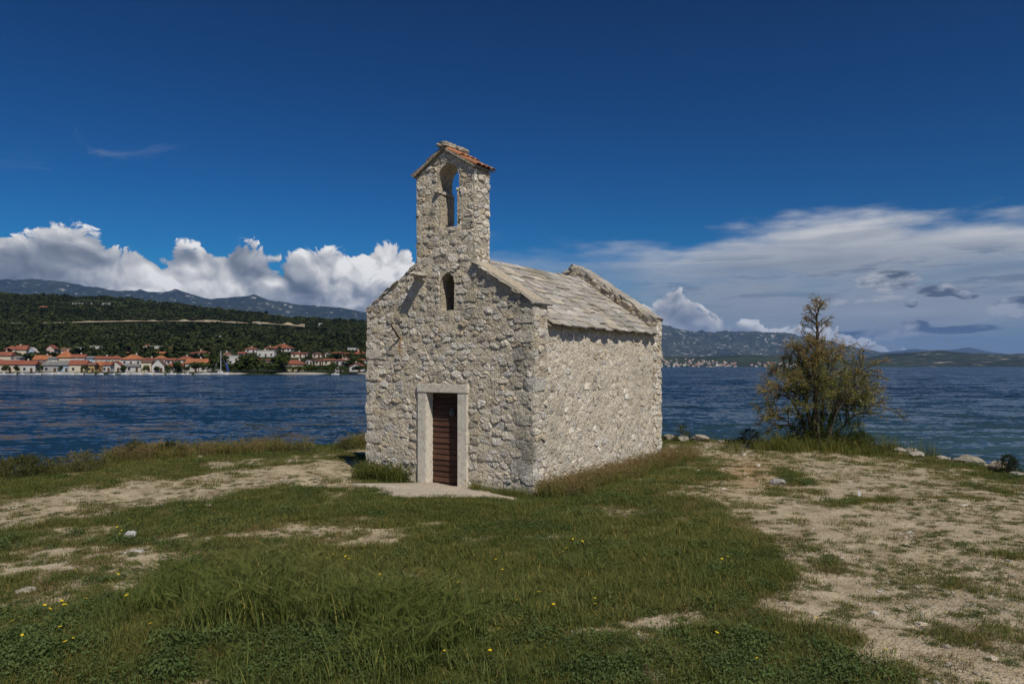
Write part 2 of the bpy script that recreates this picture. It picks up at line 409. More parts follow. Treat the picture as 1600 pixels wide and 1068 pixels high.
def ground_material():
    m, t, out = material('ground_soil')
    g = t.node('ShaderNodeNewGeometry').outputs['Position']
    at = t.node('ShaderNodeAttribute', attribute_name='tint').outputs[0]
    sp = t.node('ShaderNodeSeparateColor'); t.put(sp.inputs[0], at)
    cover, rockm, red = sp.outputs
    n1 = t.noise(g, 2.2, 6.0, 0.62); n2 = t.noise(g, 14.0, 5.0, 0.65); n3 = t.voro(g, 34.0, 1.0, 0.6); n4 = t.noise(g, 60.0, 3.0, 0.6)
    soil = t.mix(t.sstep(n1, .35, .68), (0.31, 0.250, 0.160), (0.49, 0.410, 0.285))
    soil = t.mix(t.mul(t.sstep(n2, .50, .68), .6), soil, (0.46, 0.40, 0.30))
    soil = t.mix(t.mul(t.sstep(n2, .45, .32), .65), soil, (0.15, 0.105, 0.06))
    n5 = t.noise(g, 120.0, 2.0, 0.6); soil = t.vmul(soil, t.mix(t.sstep(n5, .35, .65), (.72, .70, .66), (1.25, 1.25, 1.25)))
    soil = t.mix(t.mul(red, .7), soil, (0.36, 0.215, 0.095))
    soil = t.mix(t.mul(t.sstep(n3, .32, .12), t.sstep(n4, .5, .62)), soil, (0.52, 0.47, 0.38))
    turf = t.mix(t.sstep(n2, .35, .65), (0.095, 0.092, 0.030), (0.185, 0.150, 0.072))
    f = t.sstep(t.add(cover, t.add(t.mul(t.sub(n2, .5), 1.1), t.mul(t.sub(n4, .5), .5))), .28, .85)
    c = t.mix(f, soil, turf)
    c = t.mix(rockm, c, t.mix(t.sstep(n2, .35, .6), (0.22, 0.19, 0.15), (0.42, 0.38, 0.31)))
    h = t.add(t.add(t.mul(n2, .5), t.mul(t.sub(1.0, n3), .22)), t.mul(n4, .2))
    principled(t, out, c, 0.95, 0.15, t.bump(h, 0.9, 0.05)); return m
xs = np.unique(np.concatenate([np.linspace(-62, -17, 46), np.linspace(-17, -9, 60), np.arange(-9, 11, .085), np.linspace(11, 17, 50), np.linspace(17, 62, 46)]))
ys = np.unique(np.concatenate([np.linspace(-62, 2, 66), np.arange(2, 21.5, .085), np.linspace(21.5, 26, 40)]))
GX, GY = np.meshgrid(xs, ys)
GZ = ground_z(GX, GY)
cov, bm = grass_cover(GX, GY)
sd = shore_dist(GX, GY)
rockm = sst(sd, 0.05, -0.35)
ppx = 800 + F * GX / np.maximum(GY, 2.2); ppy = HZ + F * EYE / np.maximum(GY, 2.2)
redm = np.exp(-(((ppx - 1170) / 45) ** 2 + ((ppy - 742) / 22) ** 2))
nx, ny = len(xs), len(ys)
idx = np.arange(nx * ny).reshape(ny, nx)
fc = np.stack([idx[:-1, :-1], idx[:-1, 1:], idx[1:, 1:], idx[1:, :-1]], -1).reshape(-1, 4)
kind(mesh_obj('ground', np.stack([GX, GY, GZ], -1).reshape(-1, 3), fc, ground_material(), col=np.stack([cov, rockm, redm], -1).reshape(-1, 3)), 'structure')

# ------------------------------------------------------------------ hill across the inlet
RIDGE = [(-900, 420), (-400, 436), (0, 456), (150, 465), (300, 479), (420, 490), (575, 503), (700, 530), (800, 552), (900, 566), (1000, 574), (1050, 578)]
_rx = np.array([a for a, b in RIDGE], float); _ry = np.array([b for a, b in RIDGE], float)
HD = [352, 358, 366, 380, 400, 430, 470, 520, 600, 700, 800, 900, 1000, 1100, 1200, 1300, 1420]
def hill_z(px, D):
    """height of the far bank at azimuth column px and depth D"""
    px = np.asarray(px, float); D = np.asarray(D, float)
    zr = EYE + (HZ - np.interp(px, _rx, _ry)) / F * 1350
    q = np.clip((zr + 2.1) / 100, 0.0, 1.3)
    low = np.interp(D, [352, 357, 362, 372, 430, 520, 560], [-3.4, -1.5, -0.9, -0.8, 5.0, 13.0, 16.0])
    t = np.clip((D - 520) / (1350 - 520), 0, 1.2)
    up = 13.0 + (zr - 13.0) * (0.62 * t + .38 * t * t)
    z = np.where(D < 520, low, np.where(t <= 1, up, zr - (t - 1) * 400))
    z = np.where(D < 520, low * np.clip(q * 1.5, 0.3, 1) + np.where(low < 0, 0, 0), z)
    x = (px - 800) / F * D
    z = z + (fbm(x / 90, D / 120, 61, 4) - .5) * np.clip((D - 420) / 500, 0, 1) * 11 * np.clip(q, .1, 1)
    dip = sst(px, 620, 1000)
    return z * (1 - dip) + (-4.5) * dip
def scrub_material(name, dark, light, rock, rk=0.62, sc=1.0):
    m, t, out = material(name)
    g = t.node('ShaderNodeNewGeometry').outputs['Position']
    n1 = t.noise(g, 0.004 * sc, 5.0, 0.6); n2 = t.noise(g, 0.035 * sc, 6.0, 0.65); n3 = t.noise(g, 0.016 * sc, 6.0, 0.7)
    c = t.mix(t.sstep(n2, .35, .68), dark, light)
    c = t.vmul(c, t.mix(t.sstep(n1, .35, .65), (.75, .75, .75), (1.25, 1.2, 1.1)))
    c = t.mix(t.sstep(t.add(t.mul(n3, .6), t.mul(n2, .4)), rk, rk + .06), c, rock)
    principled(t, out, c, 0.95, 0.1, t.bump(n2, 1.0, 6.0 / sc)); return m
pc = np.concatenate([np.linspace(-900, -60, 60), np.linspace(-40, 1050, 260)]); Dd = np.unique(np.concatenate([np.array([340.0]), np.linspace(350, 380, 14), np.linspace(380, 560, 28), np.linspace(560, 1500, 80)]))
PC, DD = np.meshgrid(pc, Dd)
ZZ = hill_z(PC, DD); ZZ[0, :] = -6; 
idx = np.arange(ZZ.size).reshape(ZZ.shape)
fc = np.stack([idx[:-1, :-1], idx[:-1, 1:], idx[1:, 1:], idx[1:, :-1]], -1).reshape(-1, 4)
HILLM = scrub_material('hillside_scrub', (0.018, 0.026, 0.010), (0.040, 0.052, 0.020), (0.08, 0.075, 0.04), 0.62)
kind(mesh_obj('hillside', np.stack([(PC - 800) / F * DD, DD, ZZ], -1).reshape(-1, 3), fc, HILLM), 'structure')
# quay along the far waterfront
qp = np.linspace(-300, 585, 120); vs = []; fs = []
for i, p in enumerate(qp):
    d0 = 356.0 + 2 * math.sin(p * .05)
    for d, z in ((d0, -3.0), (d0, -1.5), (d0 + 7, -1.0), (d0 + 7, -3)):
        vs.append(((p - 800) / F * d, d, z))
    if i: 
        a = (i - 1) * 4; fs += [(a + k, a + k + 4, a + k + 5, a + k + 1) for k in range(3)]
kind(mesh_obj('quay', vs, fs, simple_mat('quay_stone', (0.42, 0.39, 0.34), 0.9, .3, .5), smooth=False), 'structure')
# pale road cut along the hill
def hill_depth(px, py, lo=365.0, hi=1340.0):
    """depth where the sight line through a photo pixel meets the hillside"""
    D = np.linspace(lo, hi, 700); y = HZ - (hill_z(px, D) - EYE) / D * F
    j = np.argmax(y <= py); return float(D[j]) if (y <= py).any() else None
vs = []; fs = []; cut = [(-60, 506), (60, 506), (130, 505), (220, 503), (300, 503), (360, 505), (420, 507), (452, 509), (478, 512)]
for i, p in enumerate(np.arange(-60, 478, 4.0)):
    py = np.interp(p, [a for a, b in cut], [b for a, b in cut]); D = hill_depth(p, py)
    wv = float(vn(p * .08, 1.0, 5)); hw = (0.05 + .7 * sst(p, 80, 180) + 1.5 * sst(p, 400, 455)) * max(0.0, wv * 2.2 - .35) * 1.5
    z = float(hill_z(p, D)); x = (p - 800) / F
    vs += [(x * (D - 6), D - 6, z - 0.6 + 1.2), (x * (D - 2), D - 2, z + 1.5), (x * (D + 3), D + 3, z + 1.8 + hw), (x * (D + 8), D + 8, z + 1.2)]
    if i: a = (i - 1) * 4; fs += [(a + k, a + k + 4, a + k + 5, a + k + 1) for k in range(3)]
kind(mesh_obj('road_cut', vs, fs, simple_mat('cut_rock', (0.30, 0.25, 0.17), 0.95, .5, .15), smooth=False), 'structure')

# ------------------------------------------------------------------ mountains and far shores
def range_mesh(name, prof, d0, d1, mat, amp, px0, px1, nc, nr, seed, wl, crest=0.75, foot=-2.6):
    pc = np.linspace(px0, px1, nc); tt = np.linspace(0, 1.25, nr); PC, TT = np.meshgrid(pc, tt)
    DD = d0 + (d1 - d0) * TT
    H = EYE + (HZ - np.interp(PC, [a for a, b in prof], [b for a, b in prof])) / F * (d0 + (d1 - d0) * crest)
    Xx = (PC - 800) / F * DD
    rg = ridged(Xx / wl, DD / wl, seed, 6)
    s = np.where(TT < crest, (TT / crest) ** 1.15, 1 - (TT - crest) * 1.4)
    Zz = foot + (H - foot) * np.clip(s, -.2, 1) + (rg - .45) * amp * np.clip(TT / crest, 0, 1) * np.clip((H - foot) / max(1, np.abs(H - foot).max()), .15, 1) * np.where(TT > crest, .6, 1 - 0.55 * np.clip(TT / crest, 0, 1) ** 6)
    Zz[0, :] = foot - 3
    idx = np.arange(Zz.size).reshape(Zz.shape)
    fc = np.stack([idx[:-1, :-1], idx[:-1, 1:], idx[1:, 1:], idx[1:, :-1]], -1).reshape(-1, 4)
    o = mesh_obj(name, np.stack([Xx, DD, Zz], -1).reshape(-1, 3), fc, mat); kind(o, 'structure'); return o
MTL = scrub_material('mountain_left', (0.020, 0.028, 0.026), (0.042, 0.052, 0.042), (0.30, 0.29, 0.27), 0.565, 0.45)
MTR = scrub_material('mountain_right', (0.032, 0.042, 0.036), (0.065, 0.075, 0.058), (0.32, 0.31, 0.29), 0.545, 0.55)
LOW = scrub_material('low_hill', (0.022, 0.034, 0.016), (0.050, 0.064, 0.030), (0.16, 0.14, 0.10), 0.66, 0.25)
QUA = scrub_material('quarry_hill', (0.020, 0.030, 0.018), (0.050, 0.058, 0.036), (0.30, 0.26, 0.21), 0.555, 0.30)
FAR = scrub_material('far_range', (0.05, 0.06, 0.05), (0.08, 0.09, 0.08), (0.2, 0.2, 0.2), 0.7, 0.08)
range_mesh('mountain', [(-900, 440), (-300, 436), (0, 430), (100, 439), (170, 448), (240, 449), (290, 453), (330, 462), (365, 458), (400, 460), (440, 471), (470, 475), (520, 480), (570, 486), (640, 505), (760, 530), (880, 560), (980, 574)],
           7000, 12500, MTL, 620, -900, 985, 520, 130, 11, 1700)
range_mesh('mountain', [(820, 574), (900, 540), (990, 514), (1033, 514), (1060, 516), (1085, 523), (1120, 521), (1160, 519), (1200, 521), (1235, 519), (1280, 524), (1330, 536), (1380, 552), (1430, 566), (1480, 575)],
           9500, 15000, MTR, 800, 815, 1480, 420, 130, 23, 2000)
range_mesh('mountain', [(1180, 572), (1330, 556), (1390, 549), (1430, 543), (1465, 547), (1510, 542), (1545, 549), (1600, 554), (1750, 556), (2000, 566), (2400, 570)], 22000, 28000, FAR, 300, 1180, 2400, 220, 40, 37, 3000)
range_mesh('far_shore', [(760, 574), (860, 562), (1033, 556), (1100, 557), (1160, 553), (1240, 556), (1320, 560), (1400, 567), (1450, 575)], 4600, 6600, LOW, 22, 760, 1450, 200, 50, 41, 500)
range_mesh('far_shore', [(1290, 576), (1340, 562), (1390, 552), (1430, 550), (1470, 548), (1520, 552), (1560, 552), (1620, 553), (1750, 556), (2100, 560), (2500, 572)], 5600, 7400, QUA, 60, 1290, 2500, 320, 60, 43, 420)
# ------------------------------------------------------------------ chapel
def stone_material(name, mult=(1, 1, 1), pits=1.0, bd=0.03, lichen=0.35):
    m, t, out = material(name)
    oc = t.node('ShaderNodeTexCoord').outputs['Object']
    at = t.node('ShaderNodeAttribute', attribute_name='tint').outputs[0]
    n1 = t.noise(oc, 5.0, 5.0, 0.6); n2 = t.noise(oc, 17.0, 6.0, 0.70); n3 = t.noise(oc, 70.0, 3.0, 0.6); big = t.noise(oc, 0.9, 4.0, 0.55)
    v1 = t.voro(oc, 26.0, 1.0, 0.6)
    f = t.add(t.lin(n2, .28, .72, .68, 1.2), t.mul(t.sub(n1, .5), .35))
    c = t.vmul(t.vmul(at, mult), t.xyz(f, f, f))
    c = t.mix(t.mul(t.sstep(n1, .50, .72), .32), c, (0.50, 0.39, 0.24))
    pit = t.mul(t.sstep(n2, .45, .34), .75 * pits)
    c = t.mix(pit, c, (0.13, 0.115, 0.09))
    sx = t.node('ShaderNodeSeparateXYZ'); t.put(sx.inputs[0], oc)
    # grey-green lichen by patches
    lm = t.mul(t.sstep(t.add(t.mul(big, .6), t.mul(n2, .4)), .52, .64), lichen)
    c = t.mix(lm, c, (0.20, 0.19, 0.125))
    # rust run below the iron bar
    rx = t.m('MULTIPLY', t.sub(sx.outputs[0], .80), 24.0); rust = t.m('POWER', 2.718, t.mul(t.mul(rx, rx), -1.0))
    rust = t.mul(t.mul(rust, t.mul(t.sstep(sx.outputs[2], 1.98, 2.25), t.sstep(sx.outputs[2], 2.44, 2.38))), t.sstep(sx.outputs[1], .2, .05))
    c = t.mix(t.mul(rust, .75), c, (0.42, 0.22, 0.055))
    # dark weathering of the quoins on the front
    wq = t.mul(t.mul(t.sstep(sx.outputs[0], 2.65, 3.35), t.sstep(sx.outputs[1], .10, .03)), t.sstep(t.add(t.mul(n1, .5), t.mul(big, .5)), .44, .60))
    c = t.mix(t.mul(wq, .62), c, (0.20, 0.19, 0.155))
    h = t.add(t.add(t.mul(n2, .6), t.mul(n1, .5)), t.add(t.mul(n3, .12), t.mul(v1, .25)))
    principled(t, out, c, 0.93, 0.15, t.bump(h, 1.0, bd)); return m
ST = stone_material('limestone_rubble', (1, 1, 1), 1.0, .042, .38)
MO = stone_material('lime_mortar', (1, 1, 1), 1.0, 0.050, 0.25)
RO = stone_material('roof_stone', (1, 1, 1), 0.7, 0.02, 0.5)
DR = stone_material('dressed_stone', (1, 1, 1), 0.25, 0.006, 0.08)

chapel = empty('stone_chapel', (CH_O[0], CH_O[1], 0), CH_A)
tag(chapel, 'small rubble stone chapel with bell gable and stone slab roof on grassy point', 'chapel')
ZB = -0.40; ZL, ZR_ = 2.89, 2.93; SL = 0.62; TX0, TX1, TZ = 1.176, 2.387, 3.62
TD = 0.44; FT = 0.44; RY = 4.72
FR = lambda a, b, n: (a, -n, b)                      # front face, y = 0
def frame(kindf, off):
    return {'front': lambda a, b, n: (a, off - n, b), 'back': lambda a, b, n: (a, off + n, b), 'right': lambda a, b, n: (off + n, a, b), 'left': lambda a, b, n: (off - n, a, b)}[kindf]
def inside(p, poly):
    x, y = p; r = False
    for i in range(len(poly)):
        (ax, ay), (bx, by) = poly[i], poly[i - 1]
        if (ay > y) != (by > y) and x < (bx - ax) * (y - ay) / (by - ay) + ax: r = not r
    return r
def edge_d(p, poly):
    best = 9e9
    for i in range(len(poly)):
        ax, ay = poly[i]; bx, by = poly[i - 1]; dx, dy = bx - ax, by - ay
        t = min(1, max(0, ((p[0] - ax) * dx + (p[1] - ay) * dy) / (dx * dx + dy * dy + 1e-12)))
        best = min(best, math.hypot(p[0] - ax - t * dx, p[1] - ay - t * dy))
    return best
def subdiv(poly, step):
    out = []
    for i in range(len(poly)):
        a = poly[i]; b = poly[(i + 1) % len(poly)]; L_ = math.dist(a, b); n = max(1, int(L_ / step))
        out += [(a[0] + (b[0] - a[0]) * k / n, a[1] + (b[1] - a[1]) * k / n) for k in range(n)]
    return out
def patch(mb, outline, holes, fr, step, amp, seed, base_n=0.0, col=(.5, .44, .34)):
    """uneven mortared face with openings"""
    o = subdiv(outline, step); hs = [subdiv(h, step) for h in holes]
    pts = list(o); edges = [(i, (i + 1) % len(o)) for i in range(len(o))]
    for h in hs:
        n = len(pts); pts += h; edges += [(n + i, n + (i + 1) % len(h)) for i in range(len(h))]
    nb = len(pts)
    x0 = min(p[0] for p in o); x1 = max(p[0] for p in o); y0 = min(p[1] for p in o); y1 = max(p[1] for p in o)
    rnd = random.Random(seed); y = y0 + step
    while y < y1:
        x = x0 + step * rnd.random()
        while x < x1:
            p = (x + rnd.uniform(-.3, .3) * step, y + rnd.uniform(-.3, .3) * step)
            if inside(p, outline) and edge_d(p, outline) > step * .5 and all(not inside(p, h) and edge_d(p, h) > step * .5 for h in holes): pts.append(p)
            x += step
        y += step
    vs, _, fs, *_ = delaunay_2d_cdt([Vector(p) for p in pts], edges, [], 0, 1e-5)
    A = np.array([[q.x, q.y] for q in vs])
    d = (fbm(A[:, 0] * 5, A[:, 1] * 6, seed, 4, .75) - .5) * 2 * amp
    ed = np.array([edge_d(p, outline) for p in A.tolist()])
    for h in holes: ed = np.minimum(ed, [edge_d(p, h) for p in A.tolist()])
    d = base_n + d * np.clip(ed / .03, 0, 1)
    keep = []
    for f in fs:
        c = A[list(f)].mean(0)
        if inside(c, outline) and not any(inside(c, h) for h in holes): keep.append(tuple(f))
    V3 = [fr(a, b, n) for (a, b), n in zip(A.tolist(), d.tolist())]
    # outward orientation
    a, b, c3 = (Vector(V3[i]) for i in keep[0]); nn = (b - a).cross(c3 - a); od = Vector(fr(0, 0, 1)) - Vector(fr(0, 0, 0))
    if nn.dot(od) < 0: keep = [f[::-1] for f in keep]
    mb.add(V3, keep, col)
def sweep(mb, loop, fr, n0, n1, steps, amp, seed, closed=True, flip=False, col=(.52, .45, .34), splay=None):
    """thickness of a wall or reveal of an opening: the outline carried into the depth"""
    vs = []; m_ = len(loop)
    for k in range(steps + 1):
        n = n0 + (n1 - n0) * k / steps; w_ = amp * (1 if 0 < k < steps else 0)
        for i, (a, b) in enumerate(loop):
            if splay and a < splay[1]: a = a - splay[0] * k / steps
            vs.append(fr(a + (vn(i * .9, k * 1.3, seed) - .5) * 2 * w_, b + (vn(i * .9, k * 1.3, seed + 1) - .5) * 2 * w_, n))
    fs = []
    for k in range(steps):
        for i in range(m_ if closed else m_ - 1):
            f = (k * m_ + i, k * m_ + (i + 1) % m_, (k + 1) * m_ + (i + 1) % m_, (k + 1) * m_ + i)
            fs.append(f[::-1] if flip else f)
    mb.add([tuple(map(float, p)) for p in vs], fs, col)

def clip(poly, nx_, ny_, c):           # keep nx*x + ny*y <= c
    out = []
    for i in range(len(poly)):
        p = poly[i]; q = poly[(i + 1) % len(poly)]; dp = nx_ * p[0] + ny_ * p[1] - c; dq = nx_ * q[0] + ny_ * q[1] - c
        if dp <= 0: out.append(p)
        if dp * dq < 0: t = dp / (dp - dq); out.append((p[0] + t * (q[0] - p[0]), p[1] + t * (q[1] - p[1])))
    return out
PAL = [(.65, .585, .475), (.71, .64, .52), (.60, .51, .37), (.60, .565, .50), (.67, .61, .50), (.46, .41, .33), (.77, .72, .62)]
def layout(outline, holes, seed, rh=(.062, .140), rw=(.10, .27), joint=.0035):
    """rubble pattern: irregular cells in rough courses, cut to the wall outline and its openings"""
    rnd = random.Random(seed); sites = []; KY = 1.45
    outline = [(a, b * KY) for a, b in outline]; holes = [[(a, b * KY) for a, b in h] for h in holes]; rh = (rh[0] * KY, rh[1] * KY)
    x0 = min(p[0] for p in outline); x1 = max(p[0] for p in outline); y = min(p[1] for p in outline); y1 = max(p[1] for p in outline)
    while y < y1 + .1:
        h = rnd.uniform(*rh); x = x0 - rnd.random() * .2
        while x < x1 + .2:
            w_ = rnd.uniform(*rw) * (0.6 + h / .30); sites.append((x + w_ / 2, y + h / 2 + rnd.uniform(-.3, .3) * h)); x += w_
        y += h
    A = np.array(sites); out = []
    for i, s in enumerate(sites):
        d = np.hypot(A[:, 0] - s[0], A[:, 1] - s[1]); near = np.argsort(d)[1:16]
        poly = [(s[0] - .5, s[1] - .5), (s[0] + .5, s[1] - .5), (s[0] + .5, s[1] + .5), (s[0] - .5, s[1] + .5)]
        for j in near:
            q = A[j]; n = (q[0] - s[0], q[1] - s[1]); L_ = math.hypot(*n)
            poly = clip(poly, n[0] / L_, n[1] / L_, (n[0] * (s[0] + q[0]) / 2 + n[1] * (s[1] + q[1]) / 2) / L_ - joint)
            if len(poly) < 3: break
        if len(poly) < 3: continue
        ccw = sum(outline[k][0] * outline[(k + 1) % len(outline)][1] - outline[(k + 1) % len(outline)][0] * outline[k][1] for k in range(len(outline))) > 0
        for k in range(len(outline)):
            a = outline[k]; b = outline[(k + 1) % len(outline)]; n = (b[1] - a[1], a[0] - b[0]); L_ = math.hypot(*n)
            if not ccw: n = (-n[0], -n[1])
            poly = clip(poly, n[0] / L_, n[1] / L_, (n[0] * a[0] + n[1] * a[1]) / L_ - .004)
            if len(poly) < 3: break
        if len(poly) < 3: continue
        for h in holes:
            hx0 = min(p[0] for p in h) - .012; hx1 = max(p[0] for p in h) + .012; hy0 = min(p[1] for p in h) - .012; hy1 = max(p[1] for p in h) + .012
            if not poly: break
            cx = sum(p[0] for p in poly) / len(poly); cy = sum(p[1] for p in poly) / len(poly)
            if max(p[0] for p in poly) < hx0 or min(p[0] for p in poly) > hx1 or max(p[1] for p in poly) < hy0 or min(p[1] for p in poly) > hy1: continue
            seps = [(hx0 - cx, (1, 0, hx0)), (cx - hx1, (-1, 0, -hx1)), (hy0 - cy, (0, 1, hy0)), (cy - hy1, (0, -1, -hy1))]
            sp_, cl = max(seps)
            poly = clip(poly, *cl) if sp_ > -.05 else []
        if len(poly) < 3: continue
        ar = abs(sum(poly[k][0] * poly[(k + 1) % len(poly)][1] - poly[(k + 1) % len(poly)][0] * poly[k][1] for k in range(len(poly)))) / 2
        if ar / KY > .0022: out.append(([(a, b / KY) for a, b in poly], ar / KY))
    return out
def stone_geo(poly, fr, rnd, relief, col, shrink=1.0):
    """one rough stone: ten-sided outline, bulging broken face, about 50 triangles"""
    n = 10; cx = sum(p[0] for p in poly) / len(poly); cy = sum(p[1] for p in poly) / len(poly)
    per = [math.dist(poly[i], poly[(i + 1) % len(poly)]) for i in range(len(poly))]; tot = sum(per); ring = []
    for k in range(n):
        t = (k + rnd.uniform(-.2, .2)) / n * tot % tot; i = 0
        while t > per[i] and i < len(per) - 1: t -= per[i]; i += 1
        a = poly[i]; b = poly[(i + 1) % len(poly)]; q = t / (per[i] + 1e-9)
        x = a[0] + (b[0] - a[0]) * q; y = a[1] + (b[1] - a[1]) * q
        ring.append((cx + (x - cx) * .97 * shrink, cy + (y - cy) * .97 * shrink))
    h = relief * rnd.uniform(.25, 1.6); tx, ty = rnd.uniform(-.10, .10), rnd.uniform(-.16, .08)
    vs = []
    for x, y in ring: vs.append(fr(x, y, -.03))
    for x, y in ring:
        j = rnd.uniform(.93, 1.0); vs.append(fr(cx + (x - cx) * j, cy + (y - cy) * j, h * rnd.uniform(.35, .95) + tx * (x - cx) + ty * (y - cy)))
    for x, y in ring:
        j = rnd.uniform(.50, .86); vs.append(fr(cx + (x - cx) * j, cy + (y - cy) * j, h * rnd.uniform(.65, 1.25) + tx * (x - cx) + ty * (y - cy)))
    vs.append(fr(cx, cy, h * rnd.uniform(.8, 1.2)))
    fs = []
    for r_ in (0, 1):
        for k in range(n): fs.append((r_ * n + k, r_ * n + (k + 1) % n, (r_ + 1) * n + (k + 1) % n, (r_ + 1) * n + k))
    for k in range(n): fs.append((2 * n + k, 2 * n + (k + 1) % n, 3 * n))
    return vs, fs, col
ALLST = []       # (screen size, geometry, wall object)
def stone_wall(outline, holes, fr, seed, wall, keep=1.0, relief=.028, shrink=1.0, weight=1.0, tone=1.0, **kw):
    rnd = random.Random(seed + 5)
    for poly, ar in layout(outline, holes, seed, **kw):
        if rnd.random() > keep: continue
        c = rnd.choice(PAL); k = rnd.uniform(.86, 1.12) * tone
        sh = shrink * rnd.uniform(.9, 1.0) if shrink < 1 else 1.0
        # the face turns over with the order of the outline
        geo = stone_geo(poly, fr, rnd, relief, tuple(q * k for q in c), sh)
        V3 = geo[0]; f = geo[1][0]; a, b, c3 = Vector(V3[20]), Vector(V3[21]), Vector(V3[30])
        od = Vector(fr(0, 0, 1)) - Vector(fr(0, 0, 0))
        if (b - a).cross(c3 - a).dot(od) < 0: geo = (V3, [q[::-1] for q in geo[1]], geo[2])
        ALLST.append((ar * weight, geo, wall))

# --- front wall
DX0, DX1, DZ = 1.219, 2.27, 1.60
SLIT = [(1.70, 2.83), (1.98, 2.83), (1.985, 3.28), (1.955, 3.39), (1.88, 3.45), (1.79, 3.44), (1.72, 3.37), (1.695, 3.28)]
FOUT = [(0, ZB), (CW, ZB), (CW, ZR_), (TX1, TZ), (TX0, TZ), (0, ZL)]
DOORH = [(DX0, -.30), (DX1, -.30), (DX1, DZ), (DX0, DZ)]
mb = MB(); F0 = frame('front', 0.014)
patch(mb, FOUT, [DOORH, SLIT], F0, .042, .026, 101, .008, (.66, .58, .44))
sweep(mb, subdiv(SLIT, .07), frame('front', 0), -.014, -FT, 6, .012, 5, flip=True)
sweep(mb, subdiv(DOORH, .2), frame('front', 0), -.014, -FT, 3, .0, 6, flip=True)
sweep(mb, subdiv(FOUT, .12), frame('front', 0), -.014, -FT, 4, .008, 7)
patch(mb, FOUT, [DOORH, SLIT], frame('back', FT), .25, .0, 102)
front = mb.build('front_wall', MO, chapel, True)
stone_wall(FOUT, [DOORH, SLIT], F0, 201, front, .96, .018, weight=1.0)
PIL = [(0.0, ZB), (FT, ZB), (FT, 2.90), (0.0, 2.90)]
stone_wall(PIL, [], frame('right', CW - .004), 202, front, .9, .016, weight=.7, tone=1.05)
stone_wall(PIL, [], frame('left', 0.004), 203, front, .9, .016, weight=0.01)

# --- side, rear walls
SC = (.70, .62, .49)
mb = MB(); SO = [(FT - .02, ZB), (RY + .02, ZB), (RY + .02, 2.62), (FT - .02, 2.62)]
patch(mb, SO, [], frame('right', CW - .012), .042, .030, 111, .010, col=SC)
side = mb.build('side_wall', MO, chapel, True)
stone_wall(SO, [], frame('right', CW - .012), 211, side, .78, .012, .92, weight=.62, tone=1.06, rh=(.08, .16), rw=(.10, .28), joint=.010)
mb = MB(); patch(mb, SO, [], frame('left', .012), .10, .022, 113, col=SC); sidel = mb.build('side_wall', MO, chapel, True)
ROUT = [(0, ZB), (CW, ZB), (CW, 2.93), (CW / 2, 2.93 + SL * CW / 2 + .06), (0, 2.93)]
mb = MB(); patch(mb, ROUT, [], frame('back', CL), .09, .02, 115); patch(mb, ROUT, [], frame('front', RY), .10, .02, 116)
sweep(mb, subdiv(ROUT, .12), frame('front', 0), -RY, -CL, 4, .008, 17)
rear = mb.build('rear_wall', MO, chapel, True)
stone_wall([(RY, ZB), (CL, ZB), (CL, 2.90), (RY, 2.90)], [], frame('right', CW - .002), 221, rear, .95, .022, weight=.6, tone=1.05)
stone_wall([(.05, 2.62), (CW - .05, 2.62), (CW - .02, 2.9), (CW / 2, 3.98), (.02, 2.9)], [], frame('front', RY + .004), 222, rear, .9, .024, weight=.3, tone=.8)

# --- bell gable
TM = (TX0 + TX1) / 2; TE, TP = 5.14, 5.50
ax_ = 1.857
ARCH = [(1.68, 4.21), (2.045, 4.21), (2.045, 4.80), (2.085, 4.84), (2.085, 5.05)] + [(ax_ + .215 * math.cos(t) , 5.05 + .215 * math.sin(t)) for t in (.35, .75, 1.15, 1.57, 1.99, 2.39, 2.79)] + [(1.635, 5.05), (1.635, 4.84), (1.68, 4.80)]
ARCHB = [(a - .03 if a < ax_ else a, b) for a, b in ARCH]
TOUT = [(TX0, TZ), (TX1, TZ), (TX1, TE), (TM, TP), (TX0, TE)]
mb = MB(); patch(mb, TOUT, [ARCH], F0, .042, .026, 121, .008, (.66, .58, .44)); patch(mb, TOUT, [ARCHB], frame('back', TD), .07, .014, 122)
patch(mb, [(0, TZ - .7), (TD, TZ - .7), (TD, TE), (0, TE)], [], frame('right', TX1), .05, .014, 123)
patch(mb, [(0, TZ - .7), (TD, TZ - .7), (TD, TE), (0, TE)], [], frame('left', TX0), .05, .014, 124)
sweep(mb, subdiv(ARCH, .06), frame('front', 0), -.014, -TD, 6, .012, 25, flip=True, splay=(.03, ax_))
sweep(mb, [(TX1, TE), (TM, TP), (TX0, TE)], frame('front', 0), -.014, -TD, 2, 0, 26, closed=False)
gable = mb.build('bell_gable', MO, chapel, True)
stone_wall(TOUT, [ARCH], F0, 231, gable, .94, .018, weight=1.0, rh=(.07, .15), rw=(.09, .24))
for kf, off, wt in (('right', TX1 - .004, .7), ('left', TX0 + .004, .01)):
    stone_wall([(0, TZ - .1), (TD, TZ - .1), (TD, TE - .02), (0, TE - .02)], [], frame(kf, off), 232, gable, .9, .022, weight=wt, tone=.98)

# --- stones: the largest 300 in view are parts, the rest one mass per wall
ALLST.sort(key=lambda q: -q[0])
for i, (ar, geo, wall) in enumerate(ALLST[:300]):
    mesh_obj('stone', geo[0], geo[1], ST, wall, False, [geo[2]] * len(geo[0]))
rest = {}
for ar, geo, wall in ALLST[300:]: rest.setdefault(wall.name, (wall, MB()))[1].add(*geo)
for wall, mb in rest.values():
    o = mb.build('small_stones', ST, wall, False); o['kind'] = 'stuff'

